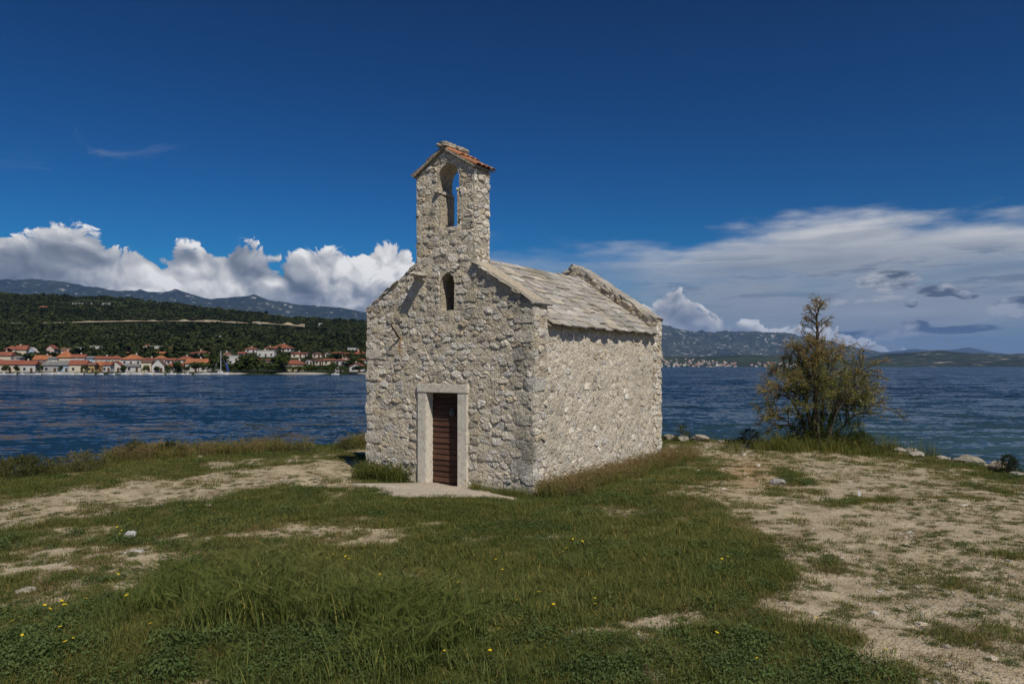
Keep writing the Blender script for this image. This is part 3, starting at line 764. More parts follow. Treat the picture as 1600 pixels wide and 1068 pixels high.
def rough_block(sx, sy, sz, rnd, jit=.06, cuts=1):
    """a hewn block with worn corners; 48 triangles"""
    g = [-1, 0, 1]; vs = []; ids = {}; fs = []
    for i in range(3):
        for j in range(3):
            for k in range(3):
                if i == 1 and j == 1 and k == 1: continue
                p = Vector((g[i], g[j], g[k])); c = sum(abs(q) for q in p)
                f = {1: 1.01, 2: .99, 3: .95}[int(c)]
                ids[i, j, k] = len(vs)
                vs.append((p.x * f * sx / 2 + rnd.uniform(-1, 1) * jit * sx, p.y * f * sy / 2 + rnd.uniform(-1, 1) * jit * sy, p.z * f * sz / 2 + rnd.uniform(-1, 1) * jit * sz))
    for s in (0, 2):
        for a in range(2):
            for b in range(2):
                for q in (lambda a, b: (s, a, b), lambda a, b: (b, s, a), lambda a, b: (a, b, s)):
                    f = [ids[q(a, b)], ids[q(a + 1, b)], ids[q(a + 1, b + 1)], ids[q(a, b + 1)]]
                    fs.append(f if s == 2 else f[::-1])
    return vs, fs
def block(name, c, size, parent, mat, rnd, col, rot=None, jit=.05):
    vs, fs = rough_block(*size, rnd, jit); M = Matrix.Translation(c) @ (rot or Matrix())
    return mesh_obj(name, [tuple(M @ Vector(p)) for p in vs], fs, mat, parent, False, [col] * len(vs))
rnd = random.Random(3)
for cx, cy, sx, sy, wall, top in ((CW, 0, 1, 1, front, 2.86), (0, 0, -1, 1, front, 2.80), (CW, CL, 1, -1, rear, 2.86)):
    z = ZB + .1; k = 0
    while z < top - .12:
        h = rnd.uniform(.11, .23); h = min(h, top - z); lx, ly = (rnd.uniform(.30, .42), rnd.uniform(.16, .22)) if k % 2 else (rnd.uniform(.15, .22), rnd.uniform(.28, .38))
        pr = rnd.uniform(-.012, .026)
        c = rnd.choice(PAL[:2] + PAL[3:6]); 
        block('quoin', (cx - sx * (lx / 2 - pr), cy + sy * (ly / 2 - pr), z + h / 2), (lx, ly, h * .97), wall, ST, rnd, c, jit=.03); z += h; k += 1

# --- door with its stone frame
fmr = MB(); df = empty('door_frame'); df.parent = chapel
dcol = (.70, .645, .54)
def dressed(name, a, b):
    bm_ = bmesh.new(); bmesh.ops.create_cube(bm_, size=1.0)
    for q in bm_.verts: q.co = Vector(((a[0] + b[0]) / 2 + q.co.x * (b[0] - a[0]), (a[1] + b[1]) / 2 + q.co.y * (b[1] - a[1]), (a[2] + b[2]) / 2 + q.co.z * (b[2] - a[2])))
    bmesh.ops.bevel(bm_, geom=bm_.edges[:], offset=.012, segments=2, affect='EDGES')
    me = [tuple(q.co) for q in bm_.verts]; fs = [tuple(q.index for q in f.verts) for f in bm_.faces]; bm_.free()
    o = mesh_obj(name, me, fs, DR, df, False, [dcol] * len(me)); return o
OX0, OX1, OZ = 1.418, 2.073, 1.457
dressed('jamb', (DX0, -.035, -.26), (OX0, .30, OZ - .002)); dressed('jamb', (OX1, -.035, -.30), (DX1 + .005, .30, OZ - .002)); dressed('lintel', (DX0 - .012, -.042, OZ), (DX1 + .02, .31, DZ + .005))
dressed('threshold', (OX0 - .01, -.02, -.42), (OX1 + .01, .30, -.155))
def wood_material():
    m, t, out = material('weathered_wood')
    oc = t.node('ShaderNodeTexCoord').outputs['Object']; at = t.node('ShaderNodeAttribute', attribute_name='tint').outputs[0]
    g = t.noise(t.vmul(oc, (2.0, 8.0, 38.0)), 2.4, 6.0, .65); n = t.noise(oc, 6.0, 4.0, .6)
    f = t.add(t.lin(g, .3, .7, .55, 1.35), t.mul(t.sub(n, .5), .5))
    c = t.vmul(at, t.xyz(f, f, f))
    principled(t, out, c, .7, .3, t.bump(g, .6, .006)); return m
WOOD = wood_material()
door = empty('door'); door.parent = chapel
z = -.15; k = 0; np_ = 17; ph = (OZ + .15) / np_
dm = MB(); dm.box((OX0 + .004, .155, -.15), (OX1 - .004, .19, OZ - .004), (.03, .015, .01)); dm.build('backing_board', WOOD, door)
for k in range(np_):
    z0 = -.15 + k * ph; t_ = rnd.uniform(.75, 1.25) * (.62 if k >= np_ - 4 else 1); off = rnd.uniform(0, .008)
    pm = MB(); x0, x1 = OX0 + .006, OX1 - .006
    pm.add([(x0, .125 + off, z0 + .004), (x1, .125 + off, z0 + .004), (x1, .155, z0 + .004), (x0, .155, z0 + .004), (x0, .140 + off, z0 + ph - .006), (x1, .140 + off, z0 + ph - .006), (x1, .155, z0 + ph - .006), (x0, .155, z0 + ph - .006)],
           [(0, 3, 2, 1), (4, 5, 6, 7), (0, 1, 5, 4), (1, 2, 6, 5), (2, 3, 7, 6), (3, 0, 4, 7)], (.100 * t_, .046 * t_, .028 * t_))
    pm.build('plank', WOOD, door)
METAL = simple_mat('dull_zinc', (.06, .075, .068), .6, .3, 9.0, .3)
mb = MB(); mb.tube([(1.86, .10, 1.128), (1.86, .127, 1.128)], .062, 18); mb.tube([(1.86, .094, 1.128), (1.86, .101, 1.128)], .045, 18); mb.build('lock_plate', METAL, door)
mb = MB(); mb.tube([(1.98, .123, 1.02), (1.98, .105, 1.02), (1.98, .100, .99)], .012, 8); mb.build('latch', METAL, door)
# --- iron bar and corbel on the front
IRON = simple_mat('rusty_iron', (.035, .024, .018), .8, .5, 14.0, .3)
mb = MB(); mb.tube([(.80, .06, 2.36), (.783, -.02, 2.405), (.775, -.195, 2.60)], [.016, .016, .013], 8); mb.build('iron_bar', IRON, chapel)
block('corbel', (1.30, -.085, 3.455), (.20, .30, .05), chapel, ST, rnd, (.68, .63, .53), jit=.05)
block('corbel', (1.30, .0, 3.40), (.14, .12, .09), chapel, ST, rnd, (.58, .53, .45), jit=.05)
# --- imposts of the bell arch
block('impost', (1.65, .16, 4.815), (.10, .42, .05), gable, ST, rnd, (.56, .51, .42)); block('impost', (2.085, .20, 4.815), (.09, .42, .05), gable, ST, rnd, (.56, .51, .42))

# --- roof: body and slabs
RIZ, EAZ = 3.80, 2.585; OV = .10
roof = MB(); prof = [(-OV, EAZ - .05), (0, EAZ + .0), (CW / 2, RIZ - .05), (CW, EAZ), (CW + OV, EAZ - .05)]
body = [(-OV + .03, EAZ - .03), (CW / 2, RIZ - .045), (CW + OV - .03, EAZ - .03), (CW + OV - .03, EAZ - .06), (CW / 2, RIZ - .35), (-OV + .03, EAZ - .06)]
vs = [(a, y, b) for y in (FT, RY) for a, b in body]
roof.add(vs, [tuple(range(5, -1, -1)), tuple(range(6, 12))] + [(i, (i + 1) % 6, 6 + (i + 1) % 6, 6 + i) for i in range(6)], (.35, .32, .27))
roofo = roof.build('roof', RO, chapel)
run = CW / 2 + OV; sl_len = math.hypot(run, RIZ - EAZ + .05); ang = math.atan2(RIZ - EAZ + .05, run); rows = 12
for sgn in (1, -1):
    for r_ in range(rows):
        y = FT + .0; s0 = r_ * sl_len / rows
        while y < RY - .03:
            wd = rnd.uniform(.20, .46); wd = min(wd, RY - y)
            if RY - y - wd < .15: wd = RY - y
            ln = sl_len / rows * rnd.uniform(1.25, 1.5); th_ = rnd.uniform(.016, .034); lift = .012 + rnd.uniform(0, .012)
            q0, q1 = s0 - rnd.uniform(0, .035), s0 + ln
            if r_ == rows - 1: q1 = min(q1, sl_len + .01)
            def P3(s, yy, n):
                x = run - s * math.cos(ang) - 0; zz = EAZ - .05 + s * math.sin(ang)
                x += n * math.sin(ang); zz += n * math.cos(ang)
                return (CW / 2 + sgn * x, yy, zz)
            j = lambda a: rnd.uniform(-a, a) * 1.8
            ya, yb = y + .004, y + wd - .004
            low = [(q0 + j(.015), ya + j(.01)), (q0 + j(.02) - .008, (ya + yb) / 2 + j(.04)), (q0 + j(.015), yb + j(.01)), (q1, yb), (q1, ya)]
            vs = [P3(s, yy, lift + (.018 if i < 3 else .0)) for i, (s, yy) in enumerate(low)] + [P3(s, yy, lift + th_ + (.018 if i < 3 else .0) + j(.004)) for i, (s, yy) in enumerate(low)]
            fs = [(4, 3, 2, 1, 0), (5, 6, 7, 8, 9)] + [(i, (i + 1) % 5, 5 + (i + 1) % 5, 5 + i) for i in range(5)]
            if sgn < 0: fs = [f[::-1] for f in fs]
            g = rnd.uniform(.68, 1.18); c = rnd.choice([(.44, .41, .365), (.49, .455, .40), (.40, .385, .35), (.46, .41, .33)])
            mesh_obj('roof_slab', vs, [f[::-1] for f in fs], RO, roofo, False, [tuple(q * g for q in c)] * 10)
            y += wd
# --- coping along both gables
def coping(x0, z0, x1, z1, ya, yb, par, th_=.05, rough=.05, tone=1.0):
    L_ = math.hypot(x1 - x0, z1 - z0); a = math.atan2(z1 - z0, x1 - x0); s = 0.0
    while s < L_ - .05:
        ln = min(rnd.uniform(.15, .30), L_ - s)
        if L_ - s - ln < .12: ln = L_ - s
        c = s + ln / 2; t_ = th_ * rnd.uniform(.8, 1.3); g = rnd.uniform(.85, 1.1) * tone
        cc = rnd.choice([(.47, .43, .36), (.40, .37, .32), (.50, .46, .39), (.36, .33, .26)])
        block('coping_slab', (x0 + math.cos(a) * c - math.sin(a) * t_ * .5, (ya + yb) / 2 + rnd.uniform(-.012, .012), z0 + math.sin(a) * c + math.cos(a) * t_ * .5), (ln * .99, yb - ya, t_), par, RO, rnd, tuple(q * g for q in cc), Matrix.Rotation(-a, 4, 'Y'), rough)
        s += ln
coping(CW + .06, ZR_ - .045, TX1 - .01, TZ - .005, -.045, FT + .05, front, .04, .07, .92)
coping(-.03, ZL - .02, TX0 + .01, TZ - .005, -.01, FT + .04, front, .05, .05, .9)
coping(CW + .05, 2.90, CW / 2 + .06, 2.93 + SL * CW / 2 + .045, RY - .03, CL + .04, rear, .10, .075, .85)
coping(-.05, 2.90, CW / 2 - .06, 2.93 + SL * CW / 2 + .045, RY - .03, CL + .04, rear, .10, .075, .85)
# --- clay tiles over the bell gable
def tile_material():
    m, t, out = material('clay_tile')
    oc = t.node('ShaderNodeTexCoord').outputs['Object']; at = t.node('ShaderNodeAttribute', attribute_name='tint').outputs[0]
    n = t.noise(oc, 9.0, 5.0, .65); n2 = t.noise(oc, 40.0, 3.0, .6)
    f = t.lin(n, .3, .7, .7, 1.2); c = t.vmul(at, t.xyz(f, f, f))
    c = t.mix(t.mul(t.sstep(n2, .55, .7), .5), c, (.22, .17, .12))
    principled(t, out, c, .85, .2, t.bump(n2, .5, .006)); return m
TILE = tile_material()
bed = MB(); e = .05
vs = [(a, y, b) for y in (-.05, TD + .05) for a, b in [(TX0 - e, TE - .02), (TM, TP + .012), (TX1 + e, TE - .02), (TX1 + e, TE + .015), (TM, TP + .06), (TX0 - e, TE + .015)]]
bed.add(vs, [tuple(range(6)), tuple(range(11, 5, -1))] + [(i, 6 + i, 6 + (i + 1) % 6, (i + 1) % 6) for i in range(6)], (.42, .37, .29)); bed.build('tile_bedding', MO, gable)
ta = math.atan2(TP - TE, (TX1 - TX0) / 2); tl = math.hypot(TP - TE + .03, (TX1 - TX0) / 2 + .1)
for sgn in (1, -1):
    for cidx in range(4):
        yc = -.045 + (cidx + .5) * (TD + .10) / 4
        for r_ in range(2):
            s0 = -.03 + r_ * tl * .48; s1 = s0 + tl * .54; rA, rB = .078, .066; vs = []; fs = []; n = 7
            for s, rr_, lft in ((s0, rA, .030 - .0), (s1, rB, .012)):
                for sh in (0, .014):
                    for q in range(n):
                        t_ = math.pi * q / (n - 1); yy = yc + math.cos(t_) * (rr_ - sh); nn = math.sin(t_) * (rr_ - sh) * .55 + lft + r_ * .004
                        hx = (TX1 - TX0) / 2 + .045 - s * math.cos(ta) + nn * math.sin(ta); zz = TE - .01 + s * math.sin(ta) + nn * math.cos(ta) + .01
                        vs.append((TM + sgn * hx, yy + rnd.uniform(-.002, .002), zz))
            for q in range(n - 1):
                fs += [(q, q + 1, 2 * n + q + 1, 2 * n + q), (n + q, 3 * n + q, 3 * n + q + 1, n + q + 1), (q, n + q, n + q + 1, q + 1), (2 * n + q, 2 * n + q + 1, 3 * n + q + 1, 3 * n + q)]
            for q in (0, n - 1): fs.append((q, 2 * n + q, 3 * n + q, n + q))
            g = rnd.uniform(.8, 1.2); c = rnd.choice([(.40, .17, .08), (.35, .15, .075), (.43, .22, .12), (.31, .18, .115)])
            mesh_obj('roof_tile', vs, fs, TILE, gable, False, [tuple(q * g for q in c)] * len(vs))
for i in range(2):
    block('ridge_stone', (TM, .06 + i * .34, TP + .085), (.20, .30, .07), gable, ST, rnd, (.45, .40, .32))

# doorstep: a worn concrete and stone apron
ap = [px_ground(a, b, -.12)[:2] for a, b in [(548, 766), (590, 762), (655, 757), (735, 764), (748, 768), (805, 786), (700, 792), (640, 791), (585, 781), (600, 774)]]
apc = subdiv(ap, .25); mb = MB(); cx = sum(p[0] for p in apc) / len(apc); cy = sum(p[1] for p in apc) / len(apc)
ring2 = [(x + (vn(i * .7, 2, 3) - .5) * .16, y + (vn(i * .7, 5, 3) - .5) * .16) for i, (x, y) in enumerate(apc)]
vs = []
for f, dz in ((1.06, -.12), (1.0, .012), (.97, .028), (.5, .034)):
    for i, (x, y) in enumerate(ring2):
        X_, Y_ = cx + (x - cx) * f, cy + (y - cy) * f; vs.append((X_, Y_, float(ground_z(X_, Y_)) + dz + .006 * float(vn(X_ * 6, Y_ * 6, 8))))
n = len(ring2); vs.append((cx, cy, float(ground_z(cx, cy)) + .036)); fs = []
for r_ in range(3): fs += [(r_ * n + i, r_ * n + (i + 1) % n, (r_ + 1) * n + (i + 1) % n, (r_ + 1) * n + i) for i in range(n)]
fs += [(3 * n + i, 3 * n + (i + 1) % n, 4 * n) for i in range(n)]
if True: fs = [f for f in fs]
mesh_obj('doorstep_apron', vs, fs, stone_material('worn_paving', (1, 1, 1), .5, .012, .3), None, True, [(.46, .40, .32)] * len(vs))
kind(bpy.data.objects['doorstep_apron'], 'structure')
# ------------------------------------------------------------------ houses across the inlet
ORD = ['first', 'second', 'third', 'fourth', 'fifth', 'sixth', 'seventh', 'eighth', 'ninth', 'tenth', 'eleventh', 'twelfth', 'thirteenth', 'fourteenth', 'fifteenth', 'sixteenth', 'seventeenth', 'eighteenth',
       'nineteenth', 'twentieth', 'twenty-first', 'twenty-second', 'twenty-third', 'twenty-fourth', 'twenty-fifth', 'twenty-sixth', 'twenty-seventh', 'twenty-eighth', 'twenty-ninth', 'thirtieth']
WALLC = {'white': (.52, .50, .47), 'cream': (.56, .50, .38), 'pale blue': (.40, .48, .58), 'yellow': (.55, .40, .16), 'ochre': (.50, .30, .12), 'grey': (.36, .35, .33), 'pink': (.56, .42, .36)}
ROOFC = {'red': (.235, .080, .048), 'orange': (.33, .125, .055), 'brown': (.16, .085, .060), 'grey': (.17, .165, .16), 'pale': (.50, .47, .43)}
WMAT = {k: simple_mat('render_' + k.replace(' ', '_'), c, .9, .12, .3) for k, c in WALLC.items()}
RMAT = {k: simple_mat('tiles_' + k, c, .9, .3, .45) for k, c in ROOFC.items()}
WINM = simple_mat('window_dark', (.035, .040, .045), .3, .3, .2)
DOORM = simple_mat('house_door', (.09, .05, .03), .7, .3, .5)
CHM = simple_mat('chimney_render', (.45, .40, .34), .9, .2, .5)
_w = MB(); _w.box((-.55, -.06, 0), (.55, .06, 1.3)); WINMESH = _w.build('window', WINM); WM = WINMESH.data; bpy.data.objects.remove(WINMESH)
_d = MB(); _d.box((-.55, -.07, 0), (.55, .07, 2.1)); DM_ = _d.build('door', DOORM); DMESH = DM_.data; bpy.data.objects.remove(DM_)
def child(name, me, parent, loc, rz=0.0):
    o = bpy.data.objects.new(name, me); C.objects.link(o); o.parent = parent; o.location = loc; o.rotation_euler = (0, 0, rz); return o
hr = random.Random(12)
def house(x0, x1, yr, ye, D, wall, roof, typ='e', name='house'):
    cx = (x0 + x1) / 2; X_ = (cx - 800) / F * D; zb = float(hill_z(cx, D)); wd = (x1 - x0) / F * D
    zbase = max(zb, -0.7) - .3
    ze = max(EYE + (HZ - ye) / F * D, zbase + 2.9); zr = max(EYE + (HZ - yr) / F * D, ze + wd * .12); dp = min(max(wd * .75, 5.5), 11)
    h = ze - zbase; rh_ = min(zr - ze, 5.5)
    o = empty(name, (X_, D, zbase), math.atan2(-X_, D) * .35 + hr.uniform(-.10, .10))
    a, b = wd / 2, dp; m = MB()
    if typ == 'g':
        m.add([(-a, 0, 0), (a, 0, 0), (a, 0, h), (0, 0, h + rh_), (-a, 0, h), (-a, b, 0), (a, b, 0), (a, b, h), (0, b, h + rh_), (-a, b, h)],
              [(0, 1, 2, 3, 4), (9, 8, 7, 6, 5), (1, 6, 7, 2), (5, 0, 4, 9), (2, 7, 8, 3), (3, 8, 9, 4)])
    elif typ == 'f': m.box((-a, 0, 0), (a, b, h + rh_))
    else: m.box((-a, 0, 0), (a, b, h))
    m.build('wall', WMAT[wall], o)
    r = MB(); e = .45; t = .25
    if typ == 'g':
        sl = rh_ / a
        for s in (1, -1):
            q = [(s * (a + e), -e, h - e * sl), (0, -e, h + rh_), (0, b + e, h + rh_), (s * (a + e), b + e, h - e * sl)]
            r.add(q + [(x, y, z + t) for x, y, z in q], [(0, 1, 2, 3), (7, 6, 5, 4), (0, 4, 5, 1), (1, 5, 6, 2), (2, 6, 7, 3), (3, 7, 4, 0)])
    elif typ == 'f': r.box((-a - .2, -.2, h + rh_ + .003), (a + .2, b + .2, h + rh_ + .3))
    else:
        hip = min(a * .75, b / 2) if typ == 'h' else 0.0
        q = [(-a - e, -e, h), (a + e, -e, h), (a + e, b + e, h), (-a - e, b + e, h), (-a - e * (hip == 0) + hip, b / 2, h + rh_), (a + e * (hip == 0) - hip, b / 2, h + rh_)]
        q2 = q + [(x, y, h - .2) for x, y, z in q[:4]]
        r.add(q2, [(0, 1, 5, 4), (1, 2, 5), (2, 3, 4, 5), (3, 0, 4), (6, 9, 8, 7), (0, 6, 7, 1), (1, 7, 8, 2), (2, 8, 9, 3), (3, 9, 6, 0)])
    ro = r.build('roof', RMAT[roof], o)
    if typ != 'f' and wd > 6:
        cm_ = MB(); cxx = hr.uniform(-.5, .5) * a; cm_.box((cxx - .35, b * .55, h + rh_ * .4), (cxx + .35, b * .55 + .6, h + rh_ + .9)); cm_.build('chimney', CHM, ro)
    ns = max(1, int(h / 2.75)); nc = max(2, int(wd / 2.7)); first = True
    for s in range(ns):
        for c_ in range(nc):
            xx = -a + (c_ + .5) * wd / nc + hr.uniform(-.15, .15)
            zz = s * h / ns + .95
            if zz + 1.45 > h: zz = h - 1.5
            if s == 0 and c_ == nc // 2: child('door', DMESH, o, (xx, 0, .05)); continue
            child('window', WM, o, (xx, 0, zz))
    return o
ROWS = {
 'waterfront': ([(-34, -4, 561, 568, 'cream', 'red', 'e'), (0, 31, 562, 569, 'cream', 'red', 'e'), (33, 54, 563, 569, 'white', 'red', 'e'), (55, 64, 565, 569, 'white', 'brown', 'g'), (68, 90, 565, 570, 'grey', 'grey', 'e'), (91, 107, 563, 570, 'pale blue', 'grey', 'e'),
   (109, 133, 562, 569, 'cream', 'red', 'e'), (138, 147, 566, 570, 'yellow', 'brown', 'e'), (148.5, 159, 564, 571, 'ochre', 'orange', 'e'), (161, 172, 565, 570, 'white', 'red', 'e'), (173.5, 188, 564, 570, 'white', 'red', 'g'), (197, 219, 568, 574, 'white', 'grey', 'e'),
   (221, 236, 562, 565, 'cream', 'brown', 'e'), (238, 256, 560, 570, 'white', 'brown', 'g'), (264, 284, 567, 572, 'cream', 'red', 'e'), (290, 322, 560, 567, 'white', 'orange', 'e'), (298, 307, 576, 578, 'white', 'pale', 'f'),
   (441, 474, 562, 568, 'cream', 'red', 'h'), (524, 535, 574, 577, 'white', 'grey', 'f'), (546, 567, 567, 573, 'white', 'red', 'g')], 370.0),
 'second': ([(-30, -6, 552, 558, 'white', 'red', 'h'), (-2, 16, 549, 555, 'cream', 'red', 'e'), (17, 30, 556, 559, 'white', 'grey', 'e'), (53, 75, 554.5, 562, 'white', 'orange', 'e'), (76, 89, 557, 560, 'white', 'grey', 'e'), (90, 111, 548, 558, 'cream', 'orange', 'h'), (113, 131, 553, 558, 'white', 'red', 'e'),
   (132, 145, 556, 559, 'pale blue', 'grey', 'e'), (147, 170, 556, 560, 'white', 'red', 'e'), (172, 188, 555, 560, 'cream', 'red', 'h'), (190, 220, 553.5, 561, 'white', 'orange', 'h'), (222, 240, 560, 564, 'cream', 'red', 'e'), (242, 257, 555, 560, 'white', 'orange', 'h'), (260, 273, 559, 563, 'white', 'red', 'e'), (276, 300, 556, 563, 'white', 'red', 'h'),
   (345, 363, 550, 557, 'cream', 'brown', 'h'), (356, 373, 556, 560, 'white', 'pale', 'f'), (393, 408, 559, 565, 'cream', 'orange', 'h'), (505, 522, 560, 568, 'cream', 'red', 'e'), (523, 541, 563, 569, 'white', 'red', 'h'), (536, 545, 557, 561, 'white', 'orange', 'g'), (304, 318, 560, 564, 'cream', 'red', 'e'), (322, 334, 561, 565, 'white', 'red', 'h'), (412, 424, 561, 565, 'white', 'red', 'h'), (478, 488, 562, 566, 'white', 'brown', 'g'), (492, 503, 563, 567, 'cream', 'red', 'e'), (556, 572, 561, 566, 'white', 'orange', 'h')], 408.0),
 'third': ([(8, 23, 540, 545, 'cream', 'red', 'h'), (24, 40, 539, 546, 'cream', 'red', 'e'), (42, 55, 543, 550, 'pale blue', 'pale', 'g'), (73, 84, 539, 544, 'pink', 'red', 'g'), (277, 289, 551, 555, 'white', 'brown', 'e'), (290, 303, 552, 555, 'white', 'red', 'e'), (304, 327, 548, 555, 'white', 'red', 'h'), (328, 340, 550, 554, 'cream', 'red', 'e'), (402, 428, 551, 553, 'white', 'pale', 'f'),
   (455, 474, 551, 556, 'cream', 'red', 'h'), (488, 502, 554, 560, 'pink', 'brown', 'h'), (508, 518, 557, 561, 'white', 'red', 'g'), (520, 532, 556, 561, 'cream', 'red', 'e'), (553, 570, 547, 553, 'white', 'red', 'h'), (196, 208, 547, 551, 'white', 'red', 'h'), (244, 256, 549, 553, 'cream', 'orange', 'e'), (258, 270, 550, 554, 'white', 'red', 'g'), (372, 382, 549, 553, 'white', 'red', 'e'), (534, 546, 551, 555, 'pink', 'red', 'h'), (96, 108, 543, 547, 'white', 'brown', 'e'), (470, 480, 553, 557, 'white', 'red', 'e')], 455.0),
 'upper': ([(141, 147, 541, 542, 'white', 'pale', 'f'), (149, 155, 541, 542, 'white', 'pale', 'f'), (224, 232, 538, 541, 'cream', 'red', 'g'), (233, 241, 541, 543, 'white', 'brown', 'e'), (227, 249, 551, 552, 'white', 'pale', 'f'), (261, 271, 542, 546, 'pink', 'red', 'h'), (383, 400, 542, 546, 'white', 'red', 'h'), (413, 430, 543, 547, 'cream', 'red', 'h'), (424, 454, 537, 545, 'white', 'red', 'h'), (118, 127, 546, 547, 'white', 'pale', 'f'), (543, 556, 552, 553, 'white', 'grey', 'f')], 500.0)}
ROWTXT = {'waterfront': 'in the waterfront row', 'second': 'in the second row up', 'third': 'in the third row up', 'upper': 'along the town top'}
RT = {'e': 'gabled', 'g': 'front-gabled', 'h': 'hipped', 'f': 'flat'}
for row, (lst, D) in ROWS.items():
    vis = 0
    for q in sorted(lst):
        x0, x1, yr, ye, wl, rf, ty = q; vis_ = x1 > 0
        if vis_: vis += 1
        o = house(x0, x1, yr, ye, D + hr.uniform(-4, 6) + (-4 if row == 'waterfront' else 0), wl, rf, ty)
        lab = '%s house with %s %s roof, %s from left %s' % (wl, rf, RT[ty], ORD[vis - 1], ROWTXT[row]) if vis_ else '%s house with %s roof just out of frame %s' % (wl, rf, ROWTXT[row])
        tag(o, lab, 'house', 'houses of the town across the inlet')
# lone houses on the hillside
for x0, x1, yb, wl, rf, lab in [(62, 73, 483, 'pink', 'red', 'pink house alone high on the green hillside'), (69, 73, 529, 'white', 'pale', 'tiny white house just above the town on the hillside'), (309, 315, 530, 'white', 'pale', 'left of two tiny white huts below the road cut'), (337, 345, 530, 'white', 'pale', 'right of two tiny white huts below the road cut'),
                               (474, 479, 538, 'ochre', 'orange', 'tiny orange house alone on the slope above the town'), (402, 407, 509, 'white', 'pale', 'tiny white hut beside the pale road cut'), (498, 503, 510, 'white', 'pale', 'tiny white hut past the end of the road cut')]:
    D = hill_depth((x0 + x1) / 2, yb) or 900
    tag(house(x0, x1, yb - 5, yb - 3, D, wl, rf, 'e' if rf != 'pale' else 'f'), lab, 'house')
for i, x in enumerate([114, 119, 124, 129, 135, 143, 155, 161, 165, 170]):
    D = hill_depth(x, 476.5) or 1000
    tag(house(x - 1.2, x + 1.4, 473.5, 474.5, D, 'white', 'pale', 'f'), 'tiny white block, %s from the left in the row near the hilltop' % ORD[i], 'house', 'white blocks in a row near the hilltop')

# ------------------------------------------------------------------ far town on the right shore
tiny = []
for k in range(6):
    a = 5 + k; h = 6 + k * .8; wc = list(WMAT.values())[(0, 1, 0, 6, 0, 5)[k]]; rc = RMAT[('red', 'orange', 'red', 'brown', 'pale', 'red')[k]]
    me = bpy.data.meshes.new('house'); 
    v_ = [(-a, 0, -4), (a, 0, -4), (a, 10, -4), (-a, 10, -4), (-a, 0, h), (a, 0, h), (a, 10, h), (-a, 10, h), (-a, 5, h + 3.5), (a, 5, h + 3.5)]
    me.from_pydata(v_, [], [(0, 1, 5, 4), (1, 2, 6, 9, 5), (2, 3, 7, 6), (3, 0, 4, 8, 7), (4, 5, 9, 8), (6, 7, 8, 9)]); me.materials.append(wc); me.materials.append(rc)
    for i in (4, 5): me.polygons[i].material_index = 1
    tiny.append(me)
fs_prof = bpy.data.objects['far_shore']
from mathutils.bvhtree import BVHTree
_me = fs_prof.data; FSB = BVHTree.FromPolygons([v_.co[:] for v_ in _me.vertices], [tuple(p.vertices) for p in _me.polygons])
hr2 = random.Random(5); n = 0
for k in range(520):
    if n >= 170: break
    px = hr2.uniform(1028, 1250); t_ = hr2.random()
    lim = np.interp(px, [1028, 1100, 1160, 1180, 1210, 1250], [560, 561, 569, 566, 565, 571])
    if 1150 < px < 1172 and t_ < .7: continue
    py = lim + (576 - lim) * (t_ ** .8)
    d = Vector(((px - 800) / F, 1, (HZ - py) / F)).normalized(); hit = FSB.ray_cast(Vector((0, 0, EYE)), d)
    if hit[0] is None: continue
    p = hit[0]; o = bpy.data.objects.new('house', tiny[hr2.randrange(6)]); C.objects.link(o); o.location = (p.x, p.y, p.z); o.rotation_euler = (0, 0, hr2.uniform(-.5, .5)); s = hr2.uniform(.55, 1.0); o.scale = (s, s, s)
    tag(o, 'tiny pale house of the far town on the opposite shore', 'house', 'houses of the far town'); n += 1

# ------------------------------------------------------------------ trees of the town
def leaf_material(name, dark, light, sc=.4, trans=.25):
    m, t, out = material(name)
    g = t.node('ShaderNodeNewGeometry').outputs['Position']; oi = t.node('ShaderNodeObjectInfo').outputs['Random']
    n = t.noise(g, sc, 3.0, .6); c = t.mix(t.sstep(t.add(t.mul(n, .7), t.mul(oi, .3)), .3, .7), dark, light)
    d = t.node('ShaderNodeBsdfDiffuse'); t.put(d.inputs[0], c); tr = t.node('ShaderNodeBsdfTranslucent'); t.put(tr.inputs[0], c)
    mx = t.node('ShaderNodeMixShader'); mx.inputs[0].default_value = trans; t.l.new(d.outputs[0], mx.inputs[1]); t.l.new(tr.outputs[0], mx.inputs[2]); t.l.new(mx.outputs[0], out.inputs[0]); return m
FARLEAF = leaf_material('town_tree_leaf', (.034, .048, .014), (.088, .112, .032), .3)
BARK = simple_mat('bark', (.09, .07, .05), .95, .4, 4.0, bump=.6, bdist=.02)
def clump_crown(rg, rx, rz, n, s):
    vs = []; fs = []
    lob = [(rg.uniform(-.6, .6) * rx, rg.uniform(-.6, .6) * rx, rg.uniform(-.55, .6) * rz, rg.uniform(.35, .6)) for _ in range(9)]
    for i in range(n):
        lx, ly, lz, lr = lob[rg.randrange(9)]
        d = Vector((rg.gauss(0, 1), rg.gauss(0, 1), rg.gauss(0, 1))).normalized() * rg.uniform(.65, 1.05)
        c = Vector((lx + d.x * lr * rx, ly + d.y * lr * rx, lz + d.z * lr * rz)); nrm = (d + Vector((rg.uniform(-.6, .6), rg.uniform(-.6, .6), rg.uniform(-.3, .8)))).normalized()
        a = nrm.orthogonal().normalized(); b = nrm.cross(a); r = s * rg.uniform(.6, 1.4); k = len(vs); t0 = rg.uniform(0, 6)
        vs += [tuple(c + (a * math.cos(t0 + q) + b * math.sin(t0 + q)) * r * rg.uniform(.6, 1.1)) for q in (0, 1.57, 3.14, 4.71)]; fs.append((k, k + 1, k + 2, k + 3))
    return vs, fs
tr = random.Random(44); CROWNS = []
